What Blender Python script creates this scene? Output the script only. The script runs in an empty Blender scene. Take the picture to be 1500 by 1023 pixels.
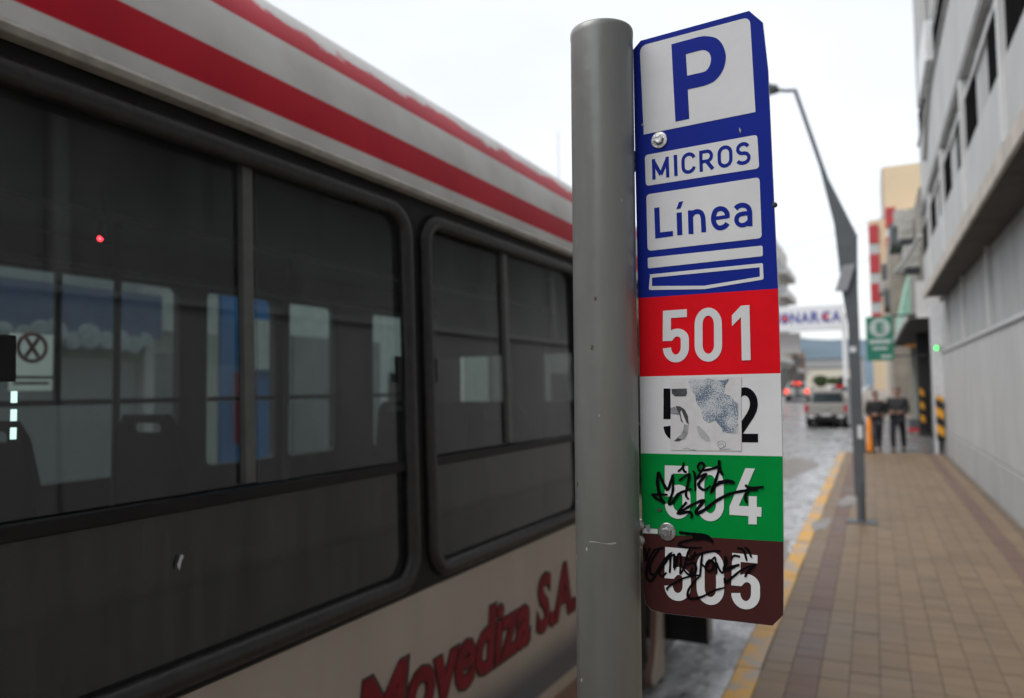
import bpy, bmesh, math, random
from mathutils import Vector, Matrix
random.seed(7)
S = bpy.context.scene
C = S.collection
PI = math.pi
R = math.radians

# ------------------------------------------------------------------ camera
CAM_H = 2.05
cam = bpy.data.cameras.new('camera'); camo = bpy.data.objects.new('camera', cam); C.objects.link(camo)
S.camera = camo
rot = Matrix(((0.9016058826770122, 0.03430791146855967, 0.4311957786584547),
              (0.43236091428117956, -0.041352701081817364, -0.9007519047524575),
              (-0.013071806460779246, 0.9985554172522942, -0.05211723852957481)))
camo.matrix_world = Matrix.Translation((0, 0, CAM_H)) @ rot.to_4x4()
cam.sensor_width = 36; cam.lens = 36 * 1100 / 1500
cam.clip_start = .05; cam.clip_end = 3000
cam.dof.use_dof = True; cam.dof.focus_distance = 1.05; cam.dof.aperture_fstop = 3.3

# ------------------------------------------------------------------ world, sun, exposure
w = bpy.data.worlds.new('World'); S.world = w; w.use_nodes = True
nt = w.node_tree; nt.nodes.clear()
out = nt.nodes.new('ShaderNodeOutputWorld'); add = nt.nodes.new('ShaderNodeAddShader')
b1 = nt.nodes.new('ShaderNodeBackground'); b2 = nt.nodes.new('ShaderNodeBackground')
sky = nt.nodes.new('ShaderNodeTexSky'); sky.sky_type = 'NISHITA'; sky.sun_disc = False
sky.sun_elevation = R(54); sky.sun_rotation = R(222); sky.air_density = 1.0; sky.dust_density = 3
nt.links.new(sky.outputs[0], b1.inputs[0]); b1.inputs[1].default_value = .05; sky.altitude = 200
tc = nt.nodes.new('ShaderNodeTexCoord'); mp = nt.nodes.new('ShaderNodeMapping'); mp.inputs['Scale'].default_value = (1, 1, 2.2)
nz = nt.nodes.new('ShaderNodeTexNoise'); nz.inputs['Scale'].default_value = 1.7; nz.inputs['Detail'].default_value = 4
cr = nt.nodes.new('ShaderNodeValToRGB')
cr.color_ramp.elements[0].position = .35; cr.color_ramp.elements[0].color = (.78, .785, .79, 1)
cr.color_ramp.elements[1].position = .65; cr.color_ramp.elements[1].color = (.91, .91, .905, 1)
nt.links.new(tc.outputs['Generated'], mp.inputs[0]); nt.links.new(mp.outputs[0], nz.inputs[0]); nt.links.new(nz.outputs[0], cr.inputs[0])
nt.links.new(cr.outputs[0], b2.inputs[0]); b2.inputs[1].default_value = .82
nt.links.new(b1.outputs[0], add.inputs[0]); nt.links.new(b2.outputs[0], add.inputs[1]); nt.links.new(add.outputs[0], out.inputs[0])
sl = bpy.data.lights.new('sun', 'SUN'); sl.energy = 1.5; sl.angle = R(40); sl.color = (1, .97, .93)
so = bpy.data.objects.new('sun', sl); C.objects.link(so); so.rotation_euler = (R(36), 0, R(-42))
S.view_settings.view_transform = 'Standard'; S.view_settings.look = 'None'
S.view_settings.exposure = 0.30; S.view_settings.gamma = 1

# ------------------------------------------------------------------ materials
MATS = {}
def mat(name, col, rough=.6, var=.12, scale=6, bump=0, bscale=60, metal=0, spec=.5, streak=0, coat=0, rvar=0):
    if name in MATS: return MATS[name]
    m = bpy.data.materials.new(name); m.use_nodes = True; t = m.node_tree; p = t.nodes['Principled BSDF']
    p.inputs['Roughness'].default_value = rough; p.inputs['Metallic'].default_value = metal
    p.inputs['Specular IOR Level'].default_value = spec; p.inputs['Coat Weight'].default_value = coat
    g = t.nodes.new('ShaderNodeTexCoord')
    n = t.nodes.new('ShaderNodeTexNoise'); n.inputs['Scale'].default_value = scale; n.inputs['Detail'].default_value = 7
    n.inputs['Roughness'].default_value = .62
    src = g.outputs['Object']
    if streak:
        mm = t.nodes.new('ShaderNodeMapping'); mm.inputs['Scale'].default_value = (1, 1, streak)
        t.links.new(src, mm.inputs[0]); src = mm.outputs[0]
    t.links.new(src, n.inputs[0])
    r = t.nodes.new('ShaderNodeValToRGB'); r.color_ramp.elements[0].position = .3; r.color_ramp.elements[1].position = .7
    r.color_ramp.elements[0].color = tuple(c * (1 - var) for c in col[:3]) + (1,)
    r.color_ramp.elements[1].color = tuple(min(1, c * (1 + var)) for c in col[:3]) + (1,)
    t.links.new(n.outputs[0], r.inputs[0]); t.links.new(r.outputs[0], p.inputs['Base Color'])
    if rvar:
        q = t.nodes.new('ShaderNodeMapRange'); q.inputs[1].default_value = .3; q.inputs[2].default_value = .7
        q.inputs[3].default_value = max(.03, rough - rvar); q.inputs[4].default_value = rough + rvar
        t.links.new(n.outputs[0], q.inputs[0]); t.links.new(q.outputs[0], p.inputs['Roughness'])
    if bump:
        n2 = t.nodes.new('ShaderNodeTexNoise'); n2.inputs['Scale'].default_value = bscale; n2.inputs['Detail'].default_value = 5
        t.links.new(g.outputs['Object'], n2.inputs[0])
        b = t.nodes.new('ShaderNodeBump'); b.inputs['Strength'].default_value = bump; b.inputs['Distance'].default_value = .01
        t.links.new(n2.outputs[0], b.inputs['Height']); t.links.new(b.outputs[0], p.inputs['Normal'])
    MATS[name] = m; return m

def glow(name, col, s):
    m = bpy.data.materials.new(name); m.use_nodes = True; p = m.node_tree.nodes['Principled BSDF']
    p.inputs['Base Color'].default_value = (*col, 1); p.inputs['Emission Color'].default_value = (*col, 1)
    p.inputs['Emission Strength'].default_value = s; MATS[name] = m; return m

def glass(name, tint, dust, dustcol=(.22, .22, .2), rough=.03, ior=1.5):
    m = bpy.data.materials.new(name); m.use_nodes = True; t = m.node_tree; t.nodes.clear()
    o = t.nodes.new('ShaderNodeOutputMaterial'); tr = t.nodes.new('ShaderNodeBsdfTransparent'); tr.inputs[0].default_value = (*tint, 1)
    gl = t.nodes.new('ShaderNodeBsdfGlossy'); gl.inputs['Roughness'].default_value = rough; gl.inputs[0].default_value = (1, 1, 1, 1)
    df = t.nodes.new('ShaderNodeBsdfDiffuse'); df.inputs[0].default_value = (*dustcol, 1)
    lw = t.nodes.new('ShaderNodeLayerWeight'); lw.inputs[0].default_value = .5
    pw = t.nodes.new('ShaderNodeMath'); pw.operation = 'POWER'; pw.inputs[1].default_value = 4.5; t.links.new(lw.outputs['Facing'], pw.inputs[0])
    fr = t.nodes.new('ShaderNodeMath'); fr.operation = 'MULTIPLY_ADD'; fr.inputs[1].default_value = .9; fr.inputs[2].default_value = .05; t.links.new(pw.outputs[0], fr.inputs[0])
    m1 = t.nodes.new('ShaderNodeMixShader'); m2 = t.nodes.new('ShaderNodeMixShader')
    g = t.nodes.new('ShaderNodeTexCoord'); n = t.nodes.new('ShaderNodeTexNoise'); n.inputs['Scale'].default_value = 3; n.inputs['Detail'].default_value = 8
    gm = t.nodes.new('ShaderNodeMapping'); gm.inputs['Scale'].default_value = (1, 5, .7); t.links.new(g.outputs['Object'], gm.inputs[0]); t.links.new(gm.outputs[0], n.inputs[0])
    mr = t.nodes.new('ShaderNodeMapRange'); mr.inputs[1].default_value = .3; mr.inputs[2].default_value = .75
    mr.inputs[3].default_value = dust * .4; mr.inputs[4].default_value = dust * 1.9
    t.links.new(n.outputs[0], mr.inputs[0])
    t.links.new(mr.outputs[0], m1.inputs[0]); t.links.new(tr.outputs[0], m1.inputs[1]); t.links.new(df.outputs[0], m1.inputs[2])
    t.links.new(fr.outputs[0], m2.inputs[0]); t.links.new(m1.outputs[0], m2.inputs[1]); t.links.new(gl.outputs[0], m2.inputs[2])
    t.links.new(m2.outputs[0], o.inputs[0]); MATS[name] = m; return m

# ------------------------------------------------------------------ helpers
def tag(o, label=None, cat=None, group=None, kind=None):
    if label: o['label'] = label
    if cat: o['category'] = cat
    if group: o['group'] = group
    if kind: o['kind'] = kind
    return o
def thing(name, label, cat, loc=(0, 0, 0), rz=0, group=None):
    o = bpy.data.objects.new(name, None); C.objects.link(o); o.location = loc; o.rotation_euler = (0, 0, rz)
    o.empty_display_size = .1
    return tag(o, label, cat, group)
def link(name, me, m=None, parent=None, loc=None):
    o = bpy.data.objects.new(name, me); C.objects.link(o)
    if m is not None:
        me.materials.clear()
        for k in (m if isinstance(m, (list, tuple)) else [m]): me.materials.append(k)
    if parent is not None: o.parent = parent
    if loc is not None: o.location = loc
    return o
def copy_tree(o, parent=None):
    c = o.copy(); C.objects.link(c); c.parent = parent
    for ch in [k for k in ALLCH(o)]: copy_tree(ch, c)
    return c
def ALLCH(o): return [k for k in C.objects if k.parent == o]

class MB:
    def __init__(s): s.v = []; s.f = []; s.mi = []; s.cur = 0
    def face(s, *idx): s.f.append(idx); s.mi.append(s.cur)
    def box(s, x0, x1, y0, y1, z0, z1):
        b = len(s.v)
        s.v += [(x0, y0, z0), (x1, y0, z0), (x1, y1, z0), (x0, y1, z0), (x0, y0, z1), (x1, y0, z1), (x1, y1, z1), (x0, y1, z1)]
        for q in ((0, 3, 2, 1), (4, 5, 6, 7), (0, 1, 5, 4), (1, 2, 6, 5), (2, 3, 7, 6), (3, 0, 4, 7)): s.face(*[b + i for i in q])
        return s
    def prism(s, pts, d, a, bb):
        """pts 2D (convex or gently concave), extruded along axis d ('x','y','z') from a to bb"""
        n = len(pts); b = len(s.v)
        def P(p, h): return {'x': (h, p[0], p[1]), 'y': (p[0], h, p[1]), 'z': (p[0], p[1], h)}[d]
        s.v += [P(p, a) for p in pts] + [P(p, bb) for p in pts]
        s.face(*[b + i for i in range(n)][::-1]); s.face(*[b + n + i for i in range(n)])
        for i in range(n): s.face(b + i, b + (i + 1) % n, b + n + (i + 1) % n, b + n + i)
        return s
    def tube(s, path, r, n=8, closed=False, cap=True):
        P = [Vector(p) for p in path]; rs = r if isinstance(r, (list, tuple)) else [r] * len(P)
        b = len(s.v); m = len(P); prev = None
        for i, p in enumerate(P):
            if closed: t = (P[(i + 1) % m] - P[i - 1])
            else: t = (P[min(i + 1, m - 1)] - P[max(i - 1, 0)])
            t.normalize()
            if prev is None:
                a = Vector((0, 0, 1)) if abs(t.z) < .9 else Vector((1, 0, 0)); u = t.cross(a).normalized()
            else: u = (prev - t * prev.dot(t)).normalized()
            prev = u; v = t.cross(u)
            for k in range(n):
                an = 2 * PI * k / n; q = p + (u * math.cos(an) + v * math.sin(an)) * rs[i]; s.v.append(tuple(q))
        for i in range(m if closed else m - 1):
            j = (i + 1) % m
            for k in range(n):
                s.face(b + i * n + k, b + i * n + (k + 1) % n, b + j * n + (k + 1) % n, b + j * n + k)
        if cap and not closed:
            s.face(*[b + k for k in range(n)][::-1]); s.face(*[b + (m - 1) * n + k for k in range(n)])
        return s
    def lathe(s, prof, n=24, at=(0, 0, 0), axis='z'):
        b = len(s.v); m = len(prof)
        for (r, h) in prof:
            for k in range(n):
                a = 2 * PI * k / n; x, y = r * math.cos(a), r * math.sin(a)
                p = {'z': (x, y, h), 'x': (h, x, y), 'y': (x, h, y)}[axis]
                s.v.append((p[0] + at[0], p[1] + at[1], p[2] + at[2]))
        for i in range(m - 1):
            for k in range(n): s.face(b + i * n + k, b + i * n + (k + 1) % n, b + (i + 1) * n + (k + 1) % n, b + (i + 1) * n + k)
        s.face(*[b + k for k in range(n)][::-1]); s.face(*[b + (m - 1) * n + k for k in range(n)])
        return s
    def mesh(s, name, fn=None, smooth=False):
        me = bpy.data.meshes.new(name); vs = s.v if fn is None else [fn(p) for p in s.v]
        me.from_pydata(vs, [], s.f)
        for p, i in zip(me.polygons, s.mi): p.material_index = i
        bm = bmesh.new(); bm.from_mesh(me); bmesh.ops.recalc_face_normals(bm, faces=bm.faces); bm.to_mesh(me); bm.free()
        if smooth: me.shade_smooth()
        me.update(); return me
    def build(s, name, m, parent=None, loc=None, fn=None, smooth=False, bevel=0, seg=2):
        o = link(name, s.mesh(name, fn, smooth), m, parent, loc)
        if bevel:
            b = o.modifiers.new('bevel', 'BEVEL'); b.width = bevel; b.segments = seg; b.limit_method = 'ANGLE'; b.angle_limit = R(40)
        return o

DG = bpy.context.view_layer
def curve_mesh(cu, name):
    o = bpy.data.objects.new('tmp', cu); C.objects.link(o); DG.update()
    dg = bpy.context.evaluated_depsgraph_get(); me = bpy.data.meshes.new_from_object(o.evaluated_get(dg)); me.name = name
    bpy.data.objects.remove(o); bpy.data.curves.remove(cu); return me
def plate(loops, thick, name='plate', fn=None):
    """loops: 2D closed outlines, inner ones cut holes; plate lies in xy from z=-thick/2 to thick/2"""
    cu = bpy.data.curves.new(name, 'CURVE'); cu.dimensions = '2D'; cu.fill_mode = 'BOTH'; cu.extrude = thick / 2
    for lp in loops:
        s = cu.splines.new('POLY'); s.points.add(len(lp) - 1); s.use_cyclic_u = True
        for i, p in enumerate(lp): s.points[i].co = (p[0], p[1], 0, 1)
    me = curve_mesh(cu, name)
    if fn:
        for v in me.vertices: v.co = fn(v.co)
    return me
def text_mesh(body, width, height, shear=0, fat=0, fn=None, name='lettering', spacing=1):
    cu = bpy.data.curves.new(name, 'FONT'); cu.body = body; cu.size = 1; cu.shear = shear; cu.offset = fat; cu.space_character = spacing
    cu.extrude = .002; cu.resolution_u = 3
    me = curve_mesh(cu, name)
    xs = [v.co.x for v in me.vertices]; ys = [v.co.y for v in me.vertices]
    x0, x1, y0, y1 = min(xs), max(xs), min(ys), max(ys)
    for v in me.vertices:
        q = Vector(((v.co.x - x0) / (x1 - x0) * width, (v.co.y - y0) / (y1 - y0) * height, v.co.z))
        v.co = fn(q) if fn else q
    return me
def rrect(x0, x1, y0, y1, r, n=6):
    o = []
    for cx, cy, a0 in ((x1 - r, y1 - r, 0), (x0 + r, y1 - r, 90), (x0 + r, y0 + r, 180), (x1 - r, y0 + r, 270)):
        for k in range(n + 1):
            a = R(a0 + 90 * k / n); o.append((cx + r * math.cos(a), cy + r * math.sin(a)))
    return o
def catmull(pts, n=6, closed=False):
    o = []; m = len(pts); P = [Vector(p) for p in pts]
    for i in range(m if closed else m - 1):
        if closed: a, b, c, d = P[i - 1], P[i], P[(i + 1) % m], P[(i + 2) % m]
        else: a, b, c, d = P[max(i - 1, 0)], P[i], P[i + 1], P[min(i + 2, m - 1)]
        for k in range(n):
            t = k / n
            o.append(.5 * ((2 * b) + (c - a) * t + (2 * a - 5 * b + 4 * c - d) * t * t + (3 * b - a - 3 * c + d) * t ** 3))
    if not closed: o.append(P[-1])
    return o
def ribbon(pts, w, closed=False):
    """flat stroke outline of constant or varying width -> (verts2d, quads)"""
    P = [Vector(p[:2]) for p in pts]; V = []; F = []
    ws = list(w) if isinstance(w, (list, tuple)) else [w] * len(P)
    keep = [i for i in range(len(P)) if i == 0 or (P[i] - P[i - 1]).length > 1e-4]
    if closed and (P[keep[-1]] - P[0]).length < 1e-4: keep.pop()
    P = [P[i] for i in keep]; ws = [ws[i] for i in keep]; m = len(P)
    for i, p in enumerate(P):
        if closed: d1 = (p - P[i - 1]).normalized(); d2 = (P[(i + 1) % m] - p).normalized()
        else:
            d1 = (p - P[i - 1]).normalized() if i else (P[1] - p).normalized()
            d2 = (P[i + 1] - p).normalized() if i < m - 1 else d1
        t = (d1 + d2)
        if t.length < 1e-6: t = d2.copy()
        t.normalize(); nn = Vector((-t.y, t.x)); c = max(.35, nn.dot(Vector((-d2.y, d2.x))))
        h = ws[i] / 2 / c
        V += [p + nn * h, p - nn * h]
    for i in range(m if closed else m - 1):
        j = (i + 1) % m; F.append((2 * i, 2 * i + 1, 2 * j + 1, 2 * j))
    return V, F

# ------------------------------------------------------------------ colours
M_alu = mat('bare_aluminium', (.55, .56, .57), .45, .1, 20, metal=.8)
M_blue = mat('sign_blue_film', (.008, .022, .25), .5, .06, 9, spec=.07)
M_white = mat('sign_white_film', (.64, .66, .68), .5, .05, 14, spec=.07)
M_red = mat('sign_red_film', (.68, .006, .014), .5, .08, 14, spec=.07)
M_green = mat('sign_green_film', (.0, .235, .042), .5, .10, 14, spec=.07)
M_brown = mat('sign_brown_film', (.055, .018, .017), .5, .08, 9, spec=.07)
M_ink = mat('black_print', (.005, .005, .006), .5, .1, 9, spec=.05)
M_marker = mat('marker_pen', (.003, .003, .004), .45, .1, 9, spec=.06)
M_zinc = mat('zinc_plated_steel', (.42, .43, .43), .33, .25, 120, metal=.9, bump=.15, bscale=300, rvar=.1)
M_rust = mat('rusty_weld', (.12, .075, .05), .7, .7, 160, bump=1, bscale=200)
M_pole = mat('grey_painted_steel', (.25, .265, .255), .33, .16, 9, bump=.10, bscale=26, spec=.7, streak=.2, rvar=.06, metal=.22)
M_black = mat('black_body_paint', (.011, .011, .0105), .42, .5, 4, rvar=.1, spec=.2)
M_rubber = mat('weathered_rubber', (.020, .0195, .0185), .36, .45, 14, bump=.3, bscale=40, rvar=.1, spec=.45)
M_beige = mat('grimy_cream_paint', (.50, .43, .36), .4, .12, 3, rvar=.1)
M_light = mat('mid_grey_plastic', (.3, .3, .3), .5)
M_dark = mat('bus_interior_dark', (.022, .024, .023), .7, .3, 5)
M_seat = mat('charcoal_seat_plastic', (.016, .018, .019), .6, .2, 9)
M_frame = mat('grey_aluminium_section', (.10, .105, .10), .45, .2, 14)
M_tyre = mat('tyre_rubber', (.012, .012, .012), .8, .3, 20)
M_rail = mat('drip_rail_cream', (.34, .325, .29), .6, .3, 12)
M_winup = glass('smoked_glass', (.56, .62, .60), .075, (.17, .20, .19))
M_winlo = glass('dark_smoked_glass', (.05, .05, .045), .22, (.085, .092, .084), .08)
M_winfar = glass('far_side_glass', (.62, .70, .70), .05)
M_wall = mat('pale_grey_wall_paint', (.43, .435, .43), .75, .13, 1.6, bump=.2, bscale=12, streak=.3)
M_wall2 = mat('grey_facade_panel', (.37, .375, .37), .75, .15, 2.0, bump=.2, bscale=12, streak=.3)
M_rib = mat('off_white_rib', (.52, .53, .53), .7, .06, 3)
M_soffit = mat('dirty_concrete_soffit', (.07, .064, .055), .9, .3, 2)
M_fascia = mat('stained_concrete_lip', (.44, .40, .35), .85, .2, 3)
M_dwin = mat('dark_window_pane', (.012, .013, .013), .3, .2, 3, spec=.25)
M_open = mat('open_dark_window', (.012, .012, .012), .95, .3, 3, spec=.0)
M_grey = mat('lamp_post_paint', (.085, .095, .105), .5, .12, 4)
M_asph = None

# wet road: light worn concrete / asphalt with puddles
def road_mat(name, c0, c1, wet, sc=1):
    m = bpy.data.materials.new(name); m.use_nodes = True; t = m.node_tree; p = t.nodes['Principled BSDF']
    g = t.nodes.new('ShaderNodeTexCoord'); mp = t.nodes.new('ShaderNodeMapping'); mp.inputs['Scale'].default_value = (1, .55, 1)
    t.links.new(g.outputs['Object'], mp.inputs[0])
    n = t.nodes.new('ShaderNodeTexNoise'); n.inputs['Scale'].default_value = 2.2 * sc; n.inputs['Detail'].default_value = 9; n.inputs['Roughness'].default_value = .7
    n3 = t.nodes.new('ShaderNodeTexVoronoi'); n3.inputs['Scale'].default_value = 9 * sc
    t.links.new(mp.outputs[0], n.inputs[0]); t.links.new(mp.outputs[0], n3.inputs[0])
    mx = t.nodes.new('ShaderNodeMix'); mx.data_type = 'FLOAT'; mx.inputs[0].default_value = .3
    t.links.new(n.outputs[0], mx.inputs[2]); t.links.new(n3.outputs['Color'], mx.inputs[3])
    r = t.nodes.new('ShaderNodeValToRGB'); r.color_ramp.elements[0].position = .36; r.color_ramp.elements[1].position = .62
    r.color_ramp.elements[0].color = (*c0, 1); r.color_ramp.elements[1].color = (*c1, 1)
    t.links.new(mx.outputs[0], r.inputs[0]); t.links.new(r.outputs[0], p.inputs['Base Color'])
    n2 = t.nodes.new('ShaderNodeTexNoise'); n2.inputs['Scale'].default_value = 1.1 * sc; n2.inputs['Detail'].default_value = 5
    t.links.new(mp.outputs[0], n2.inputs[0])
    q = t.nodes.new('ShaderNodeMapRange'); q.inputs[1].default_value = .42; q.inputs[2].default_value = .6; q.inputs[3].default_value = wet; q.inputs[4].default_value = .6
    t.links.new(n2.outputs[0], q.inputs[0]); t.links.new(q.outputs[0], p.inputs['Roughness'])
    b = t.nodes.new('ShaderNodeBump'); b.inputs['Strength'].default_value = .35; b.inputs['Distance'].default_value = .02
    t.links.new(mx.outputs[0], b.inputs['Height']); t.links.new(b.outputs[0], p.inputs['Normal'])
    MATS[name] = m; return m
M_road = road_mat('damp_asphalt', (.15, .155, .155), (.33, .335, .34), .2)
M_gutter = road_mat('wet_concrete_gutter', (.14, .145, .155), (.46, .47, .48), .12, 1.8)
M_drive = road_mat('grey_driveway', (.12, .12, .12), (.2, .2, .2), .25)

def tile_mat(name, base):
    m = bpy.data.materials.new(name); m.use_nodes = True; t = m.node_tree; p = t.nodes['Principled BSDF']
    g = t.nodes.new('ShaderNodeNewGeometry')
    d = t.nodes.new('ShaderNodeVectorMath'); d.operation = 'SCALE'; d.inputs['Scale'].default_value = 1 / .18
    ad = t.nodes.new('ShaderNodeVectorMath'); ad.operation = 'ADD'; ad.inputs[1].default_value = (.92, 0, 0)
    fl = t.nodes.new('ShaderNodeVectorMath'); fl.operation = 'FLOOR'
    wn = t.nodes.new('ShaderNodeTexWhiteNoise'); wn.noise_dimensions = '2D'
    t.links.new(g.outputs['Position'], ad.inputs[0]); t.links.new(ad.outputs[0], d.inputs[0]); t.links.new(d.outputs[0], fl.inputs[0]); t.links.new(fl.outputs[0], wn.inputs['Vector'])
    n = t.nodes.new('ShaderNodeTexNoise'); n.inputs['Scale'].default_value = 1.3; n.inputs['Detail'].default_value = 8
    t.links.new(g.outputs['Position'], n.inputs[0])
    mx = t.nodes.new('ShaderNodeMix'); mx.data_type = 'FLOAT'; mx.inputs[0].default_value = .78
    t.links.new(wn.outputs['Value'], mx.inputs[2]); t.links.new(n.outputs[0], mx.inputs[3])
    r = t.nodes.new('ShaderNodeValToRGB'); r.color_ramp.elements[0].position = .2; r.color_ramp.elements[1].position = .85
    r.color_ramp.elements[0].color = tuple(c * .74 for c in base) + (1,); r.color_ramp.elements[1].color = tuple(c * 1.24 for c in base) + (1,)
    t.links.new(mx.outputs[0], r.inputs[0]); t.links.new(r.outputs[0], p.inputs['Base Color'])
    q = t.nodes.new('ShaderNodeMapRange'); q.inputs[3].default_value = .35; q.inputs[4].default_value = .8
    t.links.new(n.outputs[0], q.inputs[0]); t.links.new(q.outputs[0], p.inputs['Roughness'])
    MATS[name] = m; return m
M_tile = tile_mat('tan_pavement_tile', (.19, .133, .082))
M_tilep = tile_mat('maroon_pavement_tile', (.142, .088, .066))
M_joint = mat('dark_tile_joint', (.13, .095, .065), .9, .3, 4)

def kerb_mat():
    m = mat('worn_yellow_kerb', (.62, .33, .04), .55, .1, 3); t = m.node_tree; p = t.nodes['Principled BSDF']
    g = t.nodes.new('ShaderNodeTexCoord'); n = t.nodes.new('ShaderNodeTexNoise'); n.inputs['Scale'].default_value = 3.2; n.inputs['Detail'].default_value = 9; n.inputs['Roughness'].default_value = .75
    gg = t.nodes.new('ShaderNodeNewGeometry'); t.links.new(gg.outputs['Position'], n.inputs[0])
    r = t.nodes.new('ShaderNodeValToRGB'); r.color_ramp.elements[0].position = .47; r.color_ramp.elements[1].position = .56
    r.color_ramp.elements[0].color = (.62, .33, .045, 1); r.color_ramp.elements[1].color = (.36, .31, .27, 1)
    t.links.new(n.outputs[0], r.inputs[0]); t.links.new(r.outputs[0], p.inputs['Base Color']); return m
M_kerb = kerb_mat()

# ------------------------------------------------------------------ ground, road, pavements
def rise(y): # the road climbs gently beyond the crossing
    return 0 if y < 36 else min(1.0, (y - 36) * .034)
def sheet(name, x0, x1, ys, z, m, kind='structure', parent=None):
    b = MB()
    for y in ys: b.v += [(x0, y, z + rise(y)), (x1, y, z + rise(y))]
    for i in range(len(ys) - 1): b.face(2 * i, 2 * i + 1, 2 * i + 3, 2 * i + 2)
    o = b.build(name, m, parent); tag(o, kind=kind); return o
YS = [-30, 0, 36, 45, 55, 66, 120, 400]
gnd = MB().box(-700, 700, -300, 1400, -1.2, -.3).build('ground', mat('distant_ground', (.16, .15, .12), .9)); tag(gnd, kind='structure')
sheet('road', -7.4, -1.5, YS, 0, M_road)
sheet('gutter', -1.5, -.92, YS, .0, M_gutter)
sheet('far_pavement', -9.0, -7.4, YS, .13, mat('far_pavement_grey', (.3, .29, .27), .8))
sheet('road_bed', -40, 40, YS, -.12, mat('road_bed_dark', (.1, .1, .1), .9))
walk = MB().box(-.74, 1.72, -6, 23.4, -.1, .118).build('sidewalk', M_joint); tag(walk, kind='structure')
# tiles that can be told apart are single objects, the rest one mesh
tb = MB(); tb.box(.0022, .1778, .0022, .1778, 0, .012); tile_me = tb.mesh('tile'); tile_me.materials.append(M_tile)
tile_mp = tile_me.copy(); tile_mp.materials.clear(); tile_mp.materials.append(M_tilep)
restA, restB = MB(), MB(); cand = []
NX = 13
for j in range(-30, 130):
    for i in range(NX + 1):
        x = -.74 + .18 * i; y = .18 * j
        if x + .18 > 1.73: continue
        vis = (x < .155 * y + .05) and (y + .18 > 4.5 + .35 * (x + .9))
        cand.append((0 if vis else 1, math.hypot(x, y), x, y, i))
cand.sort()
for k, (nv, d, x, y, i) in enumerate(cand):
    pur = i in (1, 11); dz = random.uniform(-.0016, .0016)
    if nv == 0 and k < 290:
        o = bpy.data.objects.new('tile', tile_mp if pur else tile_me); C.objects.link(o); o.parent = walk; o.location = (x, y, .118 + dz); o.rotation_euler = (random.uniform(-.006, .006), random.uniform(-.006, .006), 0)
    else:
        (restB if pur else restA).box(x + .0022, x + .1778, y + .0022, y + .1778, .1185, .13 + dz)
tag(restA.build('tile_field', M_tile, walk), kind='stuff'); tag(restB.build('maroon_tile_band', M_tilep, walk), kind='stuff')
kb = MB(); kb.prism([(-.92, -.15), (-.92, .105), (-.90, .13), (-.745, .13), (-.745, -.15)], 'y', .005, .895)
kme = kb.mesh('kerb_stone'); kme.materials.append(M_kerb)
kerb = tag(MB().box(-.90, -.76, -6, 23.4, -.2, .1).build('kerb', M_joint), kind='structure')
for k in range(-5, 26):
    o = bpy.data.objects.new('kerb_stone', kme); C.objects.link(o); o.parent = kerb; o.location = (random.uniform(-.006, .006), .9 * k, random.uniform(-.004, .004))
sheet('driveway', -.92, 6.0, [23.4, 36, 42], .115, M_drive)
sheet('far_sidewalk', -.92, 1.74, [42, 45, 55, 66, 120], .12, mat('far_sidewalk_grey', (.26, .23, .2), .8))

# puddles left by the rain
M_water = mat('puddle_water', (.13, .105, .08), .35, .3, 3, spec=.5, rvar=.12)
def puddle(label, cx, cy, rx, ry, z, seed):
    rn = random.Random(seed); k1, k2 = rn.uniform(0, 6), rn.uniform(0, 6)
    lp = []
    for k in range(36):
        a = 2 * PI * k / 36; q = 1 + .28 * math.sin(2 * a + k1) + .16 * math.sin(5 * a + k2) + .06 * math.sin(11 * a)
        lp.append((cx + rx * q * math.cos(a), cy + ry * q * math.sin(a)))
    me = plate([lp], .001, 'puddle', fn=lambda q: Vector((q.x, q.y, q.z + z))); o = link('puddle', me, M_water)
    tag(o, label, 'puddle', 'puddles')
puddle('bright puddle on the kerb edge just before the street lamp', -.70, 11.2, .09, .6, .1335, 1)
puddle('puddle on the sidewalk around the foot of the street lamp', -.42, 13.6, .16, .5, .1335, 2)
puddle('puddle in the gutter beside the bare kerb ahead of the bus', -1.25, 9.6, .22, 1.2, .003, 3)
puddle('long puddle on the road behind the pickup', -2.0, 20, .5, 3.0, .003, 4)
# ------------------------------------------------------------------ right building
rb = thing('street_building', 'long pale grey building with white ribs and an overhanging upper storey along the sidewalk', 'building', (0, 0, 0))
WX, OX = 1.74, 1.30
Y0, Y1 = -12.0, 24.0
MB().box(WX + .12, 14, Y0, Y1, 0, 4.3).build('wall', M_wall2, rb)
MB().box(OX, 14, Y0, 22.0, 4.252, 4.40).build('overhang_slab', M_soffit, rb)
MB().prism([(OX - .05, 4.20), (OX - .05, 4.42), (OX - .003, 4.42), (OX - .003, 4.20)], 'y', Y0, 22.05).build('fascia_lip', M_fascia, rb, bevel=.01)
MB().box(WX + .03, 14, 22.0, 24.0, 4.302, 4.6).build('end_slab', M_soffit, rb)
MB().box(WX - .02, WX + .12, Y0, Y1, 2.86, 2.92).build('ledge', M_rib, rb, bevel=.008)
BAY = 3.75
yb = 14.2 - BAY * 7
lower_y = [yb + BAY * k for k in range(10)] + [Y1]
pan_lo = None
for a, b in zip([Y0] + lower_y[:-1], lower_y):
    if b - a < .5: continue
    MB().box(WX, WX + .12, a + .02, b - .02, .0, .78).build('plinth_panel', M_wall2, rb, bevel=.01)
    MB().box(WX + .02, WX + .12, a + .02, b - .02, .80, 2.85).build('wall_panel', M_wall, rb, bevel=.01)
    MB().box(WX + .05, WX + .12, a + .07, b - .07, 2.93, 4.24).build('wall_panel', M_wall2, rb, bevel=.01)
for y in lower_y[:-1]:
    MB().box(WX - .03, WX + .10, y - .05, y + .05, 2.925, 4.245).build('rib', M_rib, rb, bevel=.008)
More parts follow.
